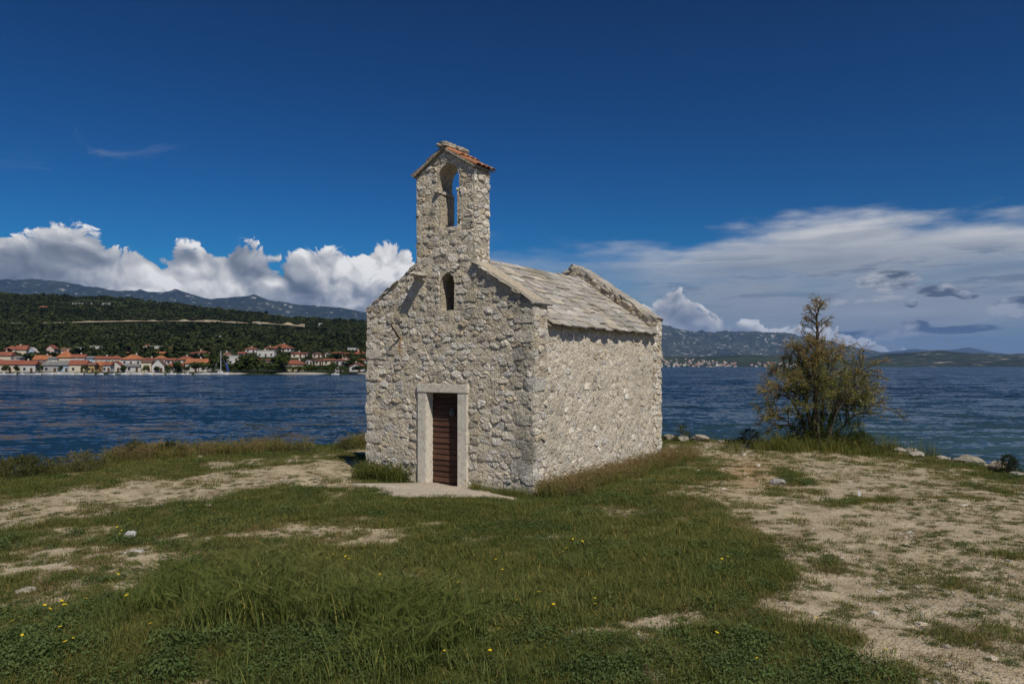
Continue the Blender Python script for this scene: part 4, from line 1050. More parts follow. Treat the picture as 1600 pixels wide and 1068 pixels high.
for k in range(4):
    v_, f_ = clump_crown(tr, 1.0, .85, 520, .14); o = mesh_obj('crown', v_, f_, FARLEAF, smooth=False); CROWNS.append(o.data); bpy.data.objects.remove(o)
_t = MB(); _t.tube([(0, 0, 0), (.05, 0, .5), (0, .03, 1)], [.10, .08, .05], 6); TRUNKO = _t.build('trunk', BARK); TRK = TRUNKO.data; bpy.data.objects.remove(TRUNKO)
TREES = [(10, 572, 584, 11), (25, 576, 584, 8), (62, 572, 584, 8), (95, 576, 584, 7), (132, 575, 584, 8), (192, 570, 584, 9), (226, 571, 583, 11), (246, 573, 583, 10), (262, 572, 583, 9), (276, 563, 583, 15), (292, 573, 583, 9), (310, 564, 583, 16), (334, 554, 582, 26), (352, 566, 582, 14), (368, 566, 582, 14), (384, 552, 580, 26),
         (402, 560, 582, 20), (378, 570, 583, 16), (418, 566, 583, 20), (430, 555, 581, 30), (446, 570, 583, 16), (466, 572, 583, 14), (482, 568, 582, 14), (495, 570, 583, 13), (512, 573, 583, 11), (518, 566, 580, 14), (536, 573, 583, 11), (547, 560, 574, 20), (563, 561, 574, 16), (560, 575, 584, 12), (572, 573, 583, 12),
         (36, 553, 564, 12), (118, 559, 566, 8), (155, 546, 556, 12), (262, 545, 558, 12), (205, 545, 556, 12), (245, 546, 556, 10), (442, 558, 570, 14), (375, 546, 558, 12), (480, 556, 567, 12), (30, 545, 553, 10), (100, 540, 551, 10)]
for i, (px, yt, yb, wpx) in enumerate(sorted(TREES)):
    D = 361.0 if yb >= 580 else (395.0 if yb >= 572 else (430.0 if yb >= 562 else 490.0)); zb = max(float(hill_z(px, D)), -.7); X_ = (px - 800) / F * D
    zt = EYE + (HZ - yt) / F * D; H = max(zt - zb, 3.0); rx = wpx / F * D * (.60 if px < 300 else .78); o = empty('tree', (X_, D, zb))
    tag(o, 'dark green leafy tree among the houses, %s from the left of the town trees' % (ORD[i] if i < 30 else 'thirty-' + ORD[i - 30] if i < 39 else 'fortieth' if i == 39 else 'forty-' + ORD[i - 40]), 'tree', 'trees of the town across the inlet')
    t_ = child('trunk', TRK, o, (0, 0, -.2)); t_.scale = (H * .35, H * .35, H * .6)
    c_ = child('crown', CROWNS[i % 4], o, (0, 0, H * .56), tr.uniform(0, 6)); c_.scale = (rx, rx, H * .55)

# ------------------------------------------------------------------ boats
HULL = simple_mat('boat_white', (.68, .68, .66), .4, .08, 1.0); BLUEC = simple_mat('boat_blue', (.03, .06, .20), .7, .2, 1.0); DHULL = simple_mat('boat_dark', (.03, .035, .05), .5, .2, 1.0); ALU = simple_mat('mast_aluminium', (.62, .62, .60), .4, .1, 1.0, .5)
def hull_geo(L_, B, Hh):
    vs = []; fs = []; st = [(-.5, .75, .9), (-.3, .95, .85), (0, 1, .85), (.25, .8, .95), (.42, .4, 1.08), (.5, .03, 1.2)]
    for x, b, h in st: vs += [(x * L_, -b * B / 2, h * Hh), (x * L_, -b * B * .30, -.3), (x * L_, b * B * .30, -.3), (x * L_, b * B / 2, h * Hh)]
    for i in range(5): fs += [(i * 4 + k, i * 4 + k + 1, i * 4 + k + 5, i * 4 + k + 4) for k in range(3)] + [(i * 4 + 3, i * 4, i * 4 + 4, i * 4 + 7)]
    fs += [(3, 2, 1, 0), (20, 21, 22, 23)]; return vs, fs
def boat(px, D, L_, rz, mat, label, cabin=True, mast=0, cover=False, nm='motor_boat', grp=None):
    o = empty(nm, ((px - 800) / F * D, D, SEA), rz); B = L_ * .32; Hh = L_ * .11 + .25
    v_, f_ = hull_geo(L_, B, Hh); mesh_obj('hull', v_, f_, mat, o, False)
    if cabin:
        m = MB(); a = L_ * .16; m.add([(-a, -B * .3, Hh * .8), (a, -B * .3, Hh * .8), (a, B * .3, Hh * .8), (-a, B * .3, Hh * .8), (-a, -B * .24, Hh + L_ * .10), (a * .5, -B * .24, Hh + L_ * .10), (a * .5, B * .24, Hh + L_ * .10), (-a, B * .24, Hh + L_ * .10)], [(4, 5, 6, 7), (0, 1, 5, 4), (1, 2, 6, 5), (2, 3, 7, 6), (3, 0, 4, 7)])
        cb_ = m.build('cabin', HULL, o); m = MB(); m.box((-a * .8, -B * .3, Hh + L_ * .03), (a * .5, -B * .27, Hh + L_ * .07)); m.build('window', WINM, cb_)
    if mast:
        m = MB(); m.tube([(0, 0, Hh * .8), (0, 0, mast)], [.22, .16], 6); m.build('mast', ALU, o); m = MB(); m.tube([(0, 0, Hh + 1.2), (-L_ * .36, 0, Hh + 1.25)], .16, 6); m.build('boom', ALU, o)
        m = MB()
        for q in (-.48, .49): m.tube([(0, 0, mast * .97), (q * L_, 0, Hh)], .025, 4)
        m.build('rigging', ALU, o)
    if cover: m = MB(); m.tube([(L_ * .48, 0, Hh + .3), (L_ * .40, 0, Hh + 3.2), (L_ * .33, 0, Hh + 5)], [.5, .6, .2], 6); m.build('furled_sail', BLUEC, o)
    tag(o, label, 'boat', grp); return o
boat(345, 351.0, 7.2, 0.05, HULL, 'white sailing boat with a tall bare mast off the quay', True, 11.2, True, 'sailing_boat')
boat(524, 350, 3.6, .2, HULL, 'white motor boat alone near the right end of the far quay')
boat(552, 352, 4.5, -.2, DHULL, 'dark hulled boat moored nearest the chapel wall', False)
for i, (px, L_, mt) in enumerate([(6, 3.6, 0), (18, 4.2, 0), (34, 3.4, 1), (47, 4.4, 0), (58, 3.4, 0), (76, 4.2, 0), (92, 3.4, 0), (108, 4, 1), (124, 3.4, 0), (140, 4.4, 0), (157, 3.2, 0), (175, 4, 0), (196, 3.6, 0), (214, 4, 1), (232, 4.4, 0), (250, 3.6, 0), (268, 4.2, 0), (282, 3.6, 0), (293, 3.4, 0), (312, 4.6, 0), (322, 4, 0)]):
    boat(px, 353.5, L_, hr.uniform(-.4, .4) + (3.14 if i % 3 == 0 else 0), HULL, 'small white boat moored at the quay, %s from the left' % ORD[i], i % 2 == 0, 0, False, 'moored_boat', 'small boats along the quay')

# ------------------------------------------------------------------ instancer for uncountable growth
def instancer(name, pts, rot, scl, idx, sources, tone=None):
    me = bpy.data.meshes.new(name); me.from_pydata(np.asarray(pts, float).tolist(), [], [])
    def at(nm, ty, data, prop):
        a = me.attributes.new(nm, ty, 'POINT'); a.data.foreach_set(prop, np.ascontiguousarray(data).ravel())
    at('rot', 'FLOAT_VECTOR', np.asarray(rot, np.float32), 'vector'); at('scl', 'FLOAT_VECTOR', np.asarray(scl, np.float32), 'vector'); at('idx', 'INT', np.asarray(idx, np.int32), 'value')
    if tone is not None: at('tone', 'FLOAT', np.asarray(tone, np.float32), 'value')
    o = bpy.data.objects.new(name, me); C.objects.link(o)
    src = bpy.data.collections.new(name + '_sources')
    for i, s in enumerate(sources):
        so_ = bpy.data.objects.new('%s_clump_%s' % (name, chr(97 + i)), s); src.objects.link(so_)
    ng = bpy.data.node_groups.new(name + '_scatter', 'GeometryNodeTree'); ng.interface.new_socket('Geometry', in_out='INPUT', socket_type='NodeSocketGeometry'); ng.interface.new_socket('Geometry', in_out='OUTPUT', socket_type='NodeSocketGeometry')
    N_ = ng.nodes; L_ = ng.links; gi = N_.new('NodeGroupInput'); go = N_.new('NodeGroupOutput'); ip = N_.new('GeometryNodeInstanceOnPoints'); ci_ = N_.new('GeometryNodeCollectionInfo')
    ci_.inputs['Collection'].default_value = src; ci_.inputs['Separate Children'].default_value = True; ci_.inputs['Reset Children'].default_value = True; ip.inputs['Pick Instance'].default_value = True
    def na(nm, ty):
        n_ = N_.new('GeometryNodeInputNamedAttribute'); n_.data_type = ty; n_.inputs[0].default_value = nm; return n_.outputs[0]
    L_.new(gi.outputs[0], ip.inputs['Points']); L_.new(ci_.outputs[0], ip.inputs['Instance']); L_.new(na('idx', 'INT'), ip.inputs['Instance Index']); L_.new(na('scl', 'FLOAT_VECTOR'), ip.inputs['Scale'])
    e2r = N_.new('FunctionNodeEulerToRotation'); L_.new(na('rot', 'FLOAT_VECTOR'), e2r.inputs[0]); L_.new(e2r.outputs[0], ip.inputs['Rotation']); L_.new(ip.outputs[0], go.inputs[0])
    md = o.modifiers.new('scatter', 'NODES'); md.node_group = ng
    o['kind'] = 'stuff'; return o
# scrub over the hillside
SCRUB = leaf_material('scrub_leaf', (.016, .024, .010), (.062, .074, .028), .012, .15)
bush = []
for k in range(4):
    v_, f_ = clump_crown(tr, 1.0, .8, 90, .34); o = mesh_obj('bush', v_, f_, SCRUB, smooth=False); bush.append(o.data); bpy.data.objects.remove(o)
n = 56000
pp = RNG.uniform(-260, 860, n); Dn = np.sqrt(RNG.uniform(0, 1, n) * (1400.0 ** 2 - 425.0 ** 2) + 425.0 ** 2)
xx = (pp - 800) / F * Dn; dens = fbm(xx / 60, Dn / 60, 91, 4); z_ = hill_z(pp, Dn); yp = HZ - (z_ - EYE) / Dn * F
cuty = np.interp(pp, [a for a, b in cut], [b for a, b in cut]); oncut = (np.abs(yp - cuty - .8) < 2.6) & (pp > 110) & (pp < 480)
keep = (dens > .33) & ~oncut & ((Dn > 520) | (dens > .52)) & (z_ > 1.0)
pp, Dn, xx, z_, dens = pp[keep], Dn[keep], xx[keep], z_[keep], dens[keep]; n = len(pp)
s_ = RNG.uniform(.9, 2.6, n) * (1 + .6 * (RNG.random(n) < .12)) * (0.7 + dens); sc3 = np.stack([s_, s_, s_ * RNG.uniform(.6, 1.1, n)], -1)
kind(instancer('scrub', np.stack([xx, Dn, z_ + s_ * .3], -1), np.stack([np.zeros(n), np.zeros(n), RNG.uniform(0, 6.28, n)], -1), sc3, RNG.integers(0, 4, n), bush), 'stuff', 'dark green scrub covering the hillside behind the town')
# ------------------------------------------------------------------ near vegetation
def grass_material(name, stops, trans=.35):
    m, t, out = material(name)
    a = t.node('ShaderNodeAttribute', attribute_name='tone', attribute_type='INSTANCER').outputs['Fac']
    at = t.node('ShaderNodeAttribute', attribute_name='tint').outputs[0]
    c = t.vmul(t.ramp(a, stops), at)
    d = t.node('ShaderNodeBsdfPrincipled'); t.put(d.inputs['Base Color'], c); d.inputs['Roughness'].default_value = .65; d.inputs['Specular IOR Level'].default_value = .25
    tr_ = t.node('ShaderNodeBsdfTranslucent'); t.put(tr_.inputs[0], t.vmul(c, (1.1, 1.2, .7)))
    mx = t.node('ShaderNodeMixShader'); mx.inputs[0].default_value = trans; t.l.new(d.outputs[0], mx.inputs[1]); t.l.new(tr_.outputs[0], mx.inputs[2]); t.l.new(mx.outputs[0], out.inputs[0]); return m
GREEN = grass_material('grass_green', [(0, (.062, .084, .018)), (.4, (.108, .130, .032)), (.7, (.155, .160, .048)), (1, (.235, .198, .085))])
DRY = grass_material('grass_dry', [(0, (.13, .108, .045)), (.5, (.215, .165, .078)), (1, (.29, .21, .11))])
HERB = grass_material('herb_leaf', [(0, (.050, .080, .022)), (.6, (.082, .118, .032)), (1, (.13, .15, .05))], .25)
BARLEY = grass_material('barley', [(0, (.085, .120, .028)), (.5, (.130, .160, .042)), (1, (.21, .205, .08))], .4)
def blade(vs, fs, cs, rg, x, y, h, w_, lean, az, col, seg=3):
    dx, dy = math.cos(az), math.sin(az); px_, py_ = -dy, dx; k = len(vs)
    for i in range(seg + 1):
        t = i / seg; b = lean * t * t; ww = w_ * (1 - t) ** .6 * .5; cx = x + dx * b * h; cy = y + dy * b * h; z = h * t * (1 - .35 * lean * t)
        if i < seg: vs += [(cx - px_ * ww, cy - py_ * ww, z), (cx + px_ * ww, cy + py_ * ww, z)]; cs += [col, col]
        else: vs.append((cx, cy, z)); cs.append(col)
    for i in range(seg - 1): fs.append((k + 2 * i, k + 2 * i + 1, k + 2 * i + 3, k + 2 * i + 2))
    fs.append((k + 2 * seg - 2, k + 2 * seg - 1, k + 2 * seg))
    return vs[-1]
def clump(rg, n, rad, h0, h1, w_, mat, lean=(.2, 1.1), dryf=0.0, heads=0.0, seg=3):
    vs, fs, cs = [], [], []
    for i in range(n):
        r = rad * math.sqrt(rg.random()); a = rg.uniform(0, 6.283); v_ = rg.uniform(.75, 1.3); col = (v_, v_, v_ * rg.uniform(.8, 1.1))
        if rg.random() < dryf: col = (v_ * 2.2, v_ * 1.6, v_ * 1.5)
        hh = rg.uniform(h0, h1); az = rg.uniform(0, 6.283)
        tip = blade(vs, fs, cs, rg, r * math.cos(a), r * math.sin(a), hh, w_ * rg.uniform(.7, 1.3), rg.uniform(*lean), az, col, seg)
        if rg.random() < heads:        # seed head: a drooping bristly ear
            c = (1.35, 1.25, 1.2); d = Vector((math.cos(az) * .8, math.sin(az) * .8, .35)); p = Vector(tip)
            for q in range(7):
                s = p + d * q * .009; e = s + Vector((rg.uniform(-.3, .3), rg.uniform(-.3, .3), rg.uniform(-.1, .5))) * .05 + d * .045; k = len(vs)
                vs.extend([tuple(s + Vector((0, 0, .004))), tuple(s - Vector((0, 0, .004))), tuple(e)]); cs.extend([c] * 3); fs.append((k, k + 1, k + 2))
    me = mesh_obj('x', vs, fs, mat, None, False, cs); d = me.data; bpy.data.objects.remove(me); return d
def rosette(rg, n, rad, leaf, mat, flat=.5):
    vs, fs, cs = [], [], []
    for i in range(n):
        r = rad * math.sqrt(rg.random()); a = rg.uniform(0, 6.283); z = rg.uniform(.01, .06); c = Vector((r * math.cos(a), r * math.sin(a), z)); v_ = rg.uniform(.7, 1.35)
        nrm = Vector((rg.uniform(-flat, flat), rg.uniform(-flat, flat), 1)).normalized(); u_ = nrm.orthogonal().normalized(); w_ = nrm.cross(u_); t0 = rg.uniform(0, 6.28); L_ = leaf * rg.uniform(.6, 1.4); k = len(vs)
        A = u_ * math.cos(t0) + w_ * math.sin(t0); B = nrm.cross(A)
        vs += [tuple(c - A * L_), tuple(c - B * L_ * .5 + nrm * .2 * L_), tuple(c + A * L_ * .9), tuple(c + B * L_ * .5 + nrm * .2 * L_)]; cs += [(v_, v_, v_)] * 4; fs.append((k, k + 1, k + 2, k + 3))
    me = mesh_obj('x', vs, fs, mat, None, False, cs); d = me.data; bpy.data.objects.remove(me); return d
rg = random.Random(77)
SRC = [clump(rg, 70, .12, .025, .065, .0050, GREEN, (.2, 1.3), .10), clump(rg, 70, .12, .02, .055, .0050, GREEN, (.3, 1.5), .18), clump(rg, 60, .13, .03, .085, .0050, GREEN, (.2, 1.2), .06),      # 0-2 short turf
       clump(rg, 55, .12, .02, .06, .0048, DRY, (.4, 1.6)), clump(rg, 40, .10, .02, .045, .0048, DRY, (.4, 1.6)),                                                                             # 3-4 dry turf
       clump(rg, 48, .11, .05, .12, .0058, GREEN, (.3, 1.3), .14), clump(rg, 46, .10, .05, .105, .0058, GREEN, (.3, 1.5), .18),                                                                 # 5-6 lush
       clump(rg, 34, .12, .16, .33, .0075, BARLEY, (.05, .65), .05, .14, 4), clump(rg, 30, .12, .12, .26, .0075, BARLEY, (.1, .8), .10, .06, 4),                                               # 7-8 wild barley
       rosette(rg, 150, .12, .009, HERB, .9), rosette(rg, 130, .11, .011, HERB, 1.1),                                                                                                            # 9-10 low herbs
       clump(rg, 40, .12, .12, .30, .0050, DRY, (.1, .8), 0, .3, 4), clump(rg, 44, .13, .14, .34, .0065, GREEN, (.1, .9), .25, .1, 4),                                                        # 11-12 tall by walls and shore
       clump(rg, 16, .045, .015, .04, .0050, GREEN, (.4, 1.6), .2)]                                                                                                                       # 13 tuft on bare soil
def ellip(px, py, cx, cy, rx, ry): return np.exp(-(((px - cx) / rx) ** 2 + ((py - cy) / ry) ** 2))
def scatter(n, seed):
    g = np.random.default_rng(seed)
    y = 3.0 + (20.4 - 3.0) * g.random(n) ** 1.25; x = g.uniform(-1, 1, n) * (y * .74 + .7)
    ok = shore_dist(x, y) > -.5; x, y = x[ok], y[ok]
    a, b = to_chapel(x, y); ok = ~((a > .02) & (a < CW - .02) & (b > .02) & (b < CL)); return x[ok], y[ok], g
x, y, g = scatter(76000, 5)
cov_, bare_ = grass_cover(x, y); n = len(x)
px = 800 + F * x / y; py = HZ + F * EYE / y
a, b = to_chapel(x, y)
dw = np.maximum(np.maximum(-a, a - CW), np.maximum(-b, b - CL)); sd_ = shore_dist(x, y)
patchn = fbm(x * .7, y * .7, 15, 4, .55); pn2 = fbm(x * 2.2, y * 2.2, 18, 3, .55); r = g.random(n)
apr = poly_sd(x, y, ap) if True else 0
keep = (r < cov_ * .95) & (apr < .02)
typ = np.where(r * 7919 % 1 < .4, 0, np.where(r * 7919 % 1 < .75, 1, 2)); q = g.random(n); scl = g.uniform(.75, 1.25, n); tone = np.clip(.25 + .66 * patchn + g.normal(0, .10, n) - .1, 0, 1)
def setw(mask, t, s=1.0):
    typ[mask] = t
    scl[mask] *= s
dryz = np.clip(1.3 * ellip(px, py, 420, 880, 210, 34) + ellip(px, py, 230, 912, 180, 30) + .7 * ellip(px, py, 620, 900, 130, 26) + .5 * ellip(px, py, 1010, 790, 120, 25) + .6 * ellip(px, py, 1150, 960, 170, 22) + 1.0 * sst(bare_, .12, .5) + .34, 0, 1)
setw((q < dryz * .55) & (pn2 > .30), 3); setw((q < dryz * .28) & (pn2 > .30), 4)
lush = np.clip(1.0 * ellip(px, py, 1060, 890, 140, 70) + .8 * ellip(px, py, 860, 960, 260, 90) + .7 * ellip(px, py, 700, 850, 220, 50) + .7 * ellip(px, py, 420, 800, 260, 22) + .7 * ellip(px, py, 900, 800, 160, 30), 0, 1)
m_ = (q < lush * .50 * sst(patchn, .36, .56)) & (bare_ < .35); setw(m_, 5); setw(m_ & (g.random(n) < .5), 6)
brl = np.clip(1.25 * ellip(px, py, 395, 985, 175, 75) + .8 * ellip(px, py, 600, 1040, 150, 60) + .35 * ellip(px, py, 760, 1000, 220, 70), 0, 1) * sst(py, 880, 930)
m_ = (g.random(n) < brl * .38 * sst(fbm(x * 2.6, y * 2.6, 83, 3), .36, .58)) & (bare_ < .4); setw(m_, 7); setw(m_ & (g.random(n) < .5), 8); setw(m_ & (brl < .55), 8, .8)
hb = np.clip(1.2 * ellip(px, py, 1120, 1045, 190, 32) + 1.0 * ellip(px, py, 90, 1045, 150, 45) + .8 * ellip(px, py, 560, 1060, 120, 30) + .5 * ellip(px, py, 520, 900, 50, 16) + .25, 0, 1)
m_ = (g.random(n) < hb * .5 * sst(fbm(x * 1.6, y * 1.6, 29, 3), .38, .6)) & (bare_ < .5); setw(m_, 9); setw(m_ & (g.random(n) < .5), 10)
# tall growth at the foot of the walls
sidew = (a > CW) & (a < CW + .95) & (b > -.2) & (b < CL + .3); m_ = sidew & (g.random(n) < .75 * (1 - sst(a - CW, .25, .95))); setw(m_, 11, .9); setw(m_ & (g.random(n) < .45), 12, .85); keep |= m_
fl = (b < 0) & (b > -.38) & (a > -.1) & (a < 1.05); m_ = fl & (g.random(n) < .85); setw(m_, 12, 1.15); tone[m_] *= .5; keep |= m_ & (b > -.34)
frw = (b < 0) & (b > -.30) & (a > 2.35) & (a < CW + .1); m_ = frw & (g.random(n) < .5); setw(m_, 12, .55); keep |= m_
# shore strip and under the tamarisk
sh = (sd_ < 1.0) & (x < 0); m_ = sh & (g.random(n) < .65 * sst(fbm(x * .9, y * .9, 41, 3), .34, .55)); setw(m_, 12, 1.0); setw(m_ & (g.random(n) < .35), 11, 1.0); tone[m_] = np.clip(tone[m_] + .12, 0, 1); keep |= m_
shr = (sd_ < .45) & (x > 8.0); keep &= ~(shr & (g.random(n) < .7))
ut = np.exp(-(((x - 7.0) / 1.1) ** 2 + ((y - 16.7) / .6) ** 2)); m_ = g.random(n) < ut * .8; setw(m_, 12, 1.15); keep |= m_
tip = (typ <= 4)
scl = np.where(tip, scl * (0.85 + .02 * y), scl)
z = ground_z(x, y) - .004
k = keep
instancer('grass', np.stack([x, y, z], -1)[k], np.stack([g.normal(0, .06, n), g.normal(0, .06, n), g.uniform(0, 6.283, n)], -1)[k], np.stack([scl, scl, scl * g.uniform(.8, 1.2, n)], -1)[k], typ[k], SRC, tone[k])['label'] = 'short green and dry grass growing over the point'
# thin tufts on the bare soil
x, y, g = scatter(120000, 6); cov_, bare_ = grass_cover(x, y); n = len(x); pn = fbm(x * 4.5, y * 6.0, 64, 4, .75); pn1 = fbm(x * .8, y * .8, 66, 3)
ok = (bare_ > .18) & (g.random(n) < sst(pn + (pn1 - .5) * .25, .455, .60)) & (poly_sd(x, y, ap) < .0); x, y, pn = x[ok], y[ok], pn[ok]; n = len(x); s_ = g.uniform(.6, 1.5, n)
ty = np.where(g.random(n) < .30, 4, np.where(g.random(n) < .10, 10, 13)); s_ = np.where(ty == 13, s_ * .85, s_ * .34)
instancer('ground_cover', np.stack([x, y, ground_z(x, y) - .003], -1), np.stack([np.zeros(n), np.zeros(n), g.uniform(0, 6.28, n)], -1), np.stack([s_, s_, s_], -1), ty, SRC, np.clip(g.normal(.35, .16, n), 0, 1))['label'] = 'thin low tufts scattered over the bare soil'

# ------------------------------------------------------------------ pebbles and stones
PEB = stone_material('pebble_stone', (1, 1, 1), .4, .01, .15)
def rock_geo(rg, sx, sy, sz, sub=2, rough=.22, seed=0):
    bm_ = bmesh.new(); bmesh.ops.create_icosphere(bm_, subdivisions=sub, radius=1.0); vs = []; pr_ = random.Random(seed * 13 + 1)
    planes = [(Vector((pr_.gauss(0, 1), pr_.gauss(0, 1), pr_.gauss(.2, .8))).normalized(), pr_.uniform(.50, .78)) for _ in range(8)]
    for q in bm_.verts:
        c = q.co; n = float(fbm(c.x * 1.3 + seed * 7.1, c.y * 1.3 + c.z * 1.7 + seed * 3.3, seed, 4, .6)) - .5; m = float(vn(c.x * 3 + seed, c.z * 3 + c.y * 2, seed + 9)) - .5
        n2 = float(fbm(c.x * 3.1 + seed * 1.7, c.y * 3.1 - c.z * 4.3, seed + 4, 3, .6)) - .5; f = 1 + rough * 2.0 * n + rough * 1.6 * n2 + rough * .5 * m; p = Vector((c.x * f, c.y * f, c.z * f))
        for d, lim in planes:          # broken planes
            dv = Vector(d); t = p.dot(dv) - lim
            if t > 0: p -= dv * t * .8
        vs.append((p.x * sx, p.y * sy, p.z * sz))
    fs = [tuple(q.index for q in f.verts) for f in bm_.faces]; bm_.free(); return vs, fs
pebs = []
for k in range(5):
    v_, f_ = rock_geo(rg, 1, .8, .55, 1, .25, k + 1); cc = [(.62, .57, .48), (.52, .47, .38), (.68, .64, .57), (.45, .38, .28), (.58, .50, .38)][k]; o = mesh_obj('x', v_, f_, PEB, None, False, [cc] * len(v_)); pebs.append(o.data); bpy.data.objects.remove(o)
x, y, g = scatter(90000, 8); bare_ = bare_mask(x, y); n = len(x); ok = g.random(n) < bare_ * sst(fbm(x * 1.3, y * 1.3, 71, 3), .3, .6); x, y = x[ok], y[ok]; n = len(x)
s_ = np.clip(g.lognormal(-4.9, .55, n), .004, .05)
instancer('gravel', np.stack([x, y, ground_z(x, y) + s_ * .15], -1), np.stack([g.normal(0, .2, n), g.normal(0, .2, n), g.uniform(0, 6.28, n)], -1), np.stack([s_, s_, s_], -1), g.integers(0, 5, n), pebs)['label'] = 'pale pebbles and gravel strewn over the bare soil'
ROCKM = stone_material('shore_rock', (1, 1, 1), .9, .03, .2)
def rock(px, py, wpx, hpx, label, z=None, col=(.60, .56, .49), flat=1.0, name='rock', d=None, seed=[100]):
    seed[0] += 1
    X_, Y_, _ = px_ground(px, py, 0) if d is None else ((px - 800) / F * d, d, 0)
    zz = float(ground_z(X_, Y_)) if z is None else z; sx = wpx / F * Y_ / 2; sz = max(hpx / F * Y_ * .50, .015)
    v_, f_ = rock_geo(rg, sx, sx * .75, sz, 3 if wpx > 16 else 2, .36, seed[0]); o = mesh_obj(name, v_, f_, ROCKM, None, False, [col] * len(v_)); o.location = (X_, Y_, zz + sz * (.35 if py > 740 else .62)); o.rotation_euler = (0, 0, rg.uniform(-.4, .4)); tag(o, label, 'rock'); return o
for q in [(202, 836, 22, 15, 'white and grey rock half buried beside yellow flowers in the grass', (.46, .45, .44)), (44, 922, 40, 9, 'flat pale stone lying in the worn ground at the left edge', (.42, .38, .31)), (325, 788, 13, 7, 'small tan stone alone in the grass left of the apron', (.50, .42, .30)),
          (1216, 760, 34, 12, 'weathered grey stone lying in the bare track right of the chapel', (.34, .325, .31)), (898, 758, 26, 15, 'pale stone in the grass at the foot of the side wall', (.62, .56, .47)), (770, 781, 6, 4, 'small white stone at the tip of the doorstep apron', (.70, .67, .62)),
          (1163, 714, 9, 7, 'small upright stone on the track before the tamarisk', (.60, .55, .46)), (1185, 732, 9, 6, 'small pale stone in the middle of the bare track', (.62, .56, .46)), (1130, 770, 12, 5, 'flat tan stone near the grass edge on the track', (.55, .47, .35)),
          (1090, 738, 9, 4, 'pale flat stone where the grass meets the track', (.62, .57, .48)), (1366, 955, 16, 6, 'pale flat stone on the gravel at lower right', (.56, .52, .46)), (1440, 972, 26, 7, 'wide flat stone sunk in the gravel at lower right', (.52, .45, .35)), (1550, 1030, 22, 8, 'low tan stone near the bottom right corner', (.55, .48, .38)),
          (1505, 793, 14, 4, 'thin pale slab on the gravel toward the right edge', (.60, .57, .52)), (1315, 870, 9, 4, 'little pale stone in the middle of the gravel', (.60, .55, .46)), (215, 860, 26, 5, 'low grey stone just below the white rock', (.48, .46, .42)), (405, 887, 8, 5, 'small pale stone in the dry grass at left', (.58, .52, .44))]:
    rock(q[0], q[1], q[2], q[3], q[4], col=q[5])
for i, (px, py, wpx, hpx, lab) in enumerate([(285, 709, 14, 8, 'low pale rock at the left water edge nearest the weeds'), (312, 712, 10, 5, 'small pale rock at the left water edge'), (340, 706, 24, 9, 'broad pale rock along the left water edge'), (384, 703, 18, 9, 'rounded pale rock in the left shore grass'), (427, 700, 9, 8, 'small bright white rock in the left shore grass'), (568, 694, 14, 10, 'pale rock by the far left corner of the chapel'),
                                        (1044, 688, 18, 13, 'pale rock just past the rear corner of the chapel'), (1068, 690, 22, 12, 'tan low rock between two pale shore rocks'), (1094, 690, 30, 17, 'craggy pale boulder on the shore behind the track'), (1127, 692, 12, 7, 'small white rock right of the craggy boulder'), (1150, 691, 26, 9, 'low flat rock on the shore left of the small shrub'), (1190, 693, 24, 10, 'low grey rock on the shore right of the small shrub'), (1218, 694, 34, 8, 'flat tan rocks left of the tamarisk base'),
                                        (1376, 702, 36, 13, 'long low pale rock right of the tamarisk'), (1425, 701, 62, 36, 'largest craggy boulder on the right shore'), (1456, 705, 48, 28, 'pale rounded boulder leaning on the largest one'), (1432, 712, 26, 11, 'small pale rock below the largest boulder'), (1478, 711, 18, 12, 'small tan rock right of the boulders'), (1516, 718, 42, 17, 'broad pale rock in the grass of the right shore'), (1556, 729, 32, 22, 'white slanting rock left of the right shrub'), (1590, 738, 20, 12, 'pale rock at the right edge of the picture'), (1398, 704, 16, 9, 'little pale rock beside the largest boulder'), (1405, 707, 20, 8, 'flat ledge rock in front of the largest boulder'), (1470, 714, 20, 8, 'flat pale ledge rock below the rounded boulder'), (1497, 714, 18, 9, 'angular pale rock left of the broad shore rock'), (1538, 723, 16, 7, 'low tan rock between the broad rock and the white one'), (1356, 703, 18, 8, 'small low rock at the right foot of the tamarisk')]):
    rock(px, py, wpx, hpx, lab, col=rg.choice([(.34, .31, .255), (.40, .37, .31), (.29, .26, .205)]))
# dark boulders down the bank below the turf edge
BR = []
for k in range(5):
    v_, f_ = rock_geo(rg, 1, .8, .7, 2, .25, 300 + k); o = mesh_obj('x', v_, f_, ROCKM, None, False, [(.46, .42, .36)] * len(v_)); BR.append(o.data); bpy.data.objects.remove(o)
xb = RNG.uniform(-13, 13, 5000); yb = RNG.uniform(8, 23, 5000); sb = shore_dist(xb, yb); ok = (sb < -.35) & (sb > -2.6); xb, yb = xb[ok][:420], yb[ok][:420]; n = len(xb); s_ = RNG.uniform(.10, .42, n)
instancer('rubble', np.stack([xb, yb, ground_z(xb, yb) + .02], -1), np.stack([RNG.normal(0, .3, n), RNG.normal(0, .3, n), RNG.uniform(0, 6.28, n)], -1), np.stack([s_, s_, s_], -1), RNG.integers(0, 5, n), BR)['label'] = 'broken boulders on the bank between turf and water'
# scrap of white paper on the grass patch
lm = MB(); lx, ly, _ = px_ground(1343, 781, 0); lm.add([(-.02, 0, 0), (.02, .01, 0), (.025, .03, .05), (-.01, .02, .08), (.0, .04, .03)], [(0, 1, 2, 3), (1, 4, 2), (3, 2, 4)])
o = lm.build('paper_scrap', simple_mat('white_paper', (.45, .47, .50), .7, .1, 20.0)); o.location = (lx, ly, float(ground_z(lx, ly)) + .02); tag(o, 'crumpled scrap of white paper on the grass patch in the gravel', 'litter')

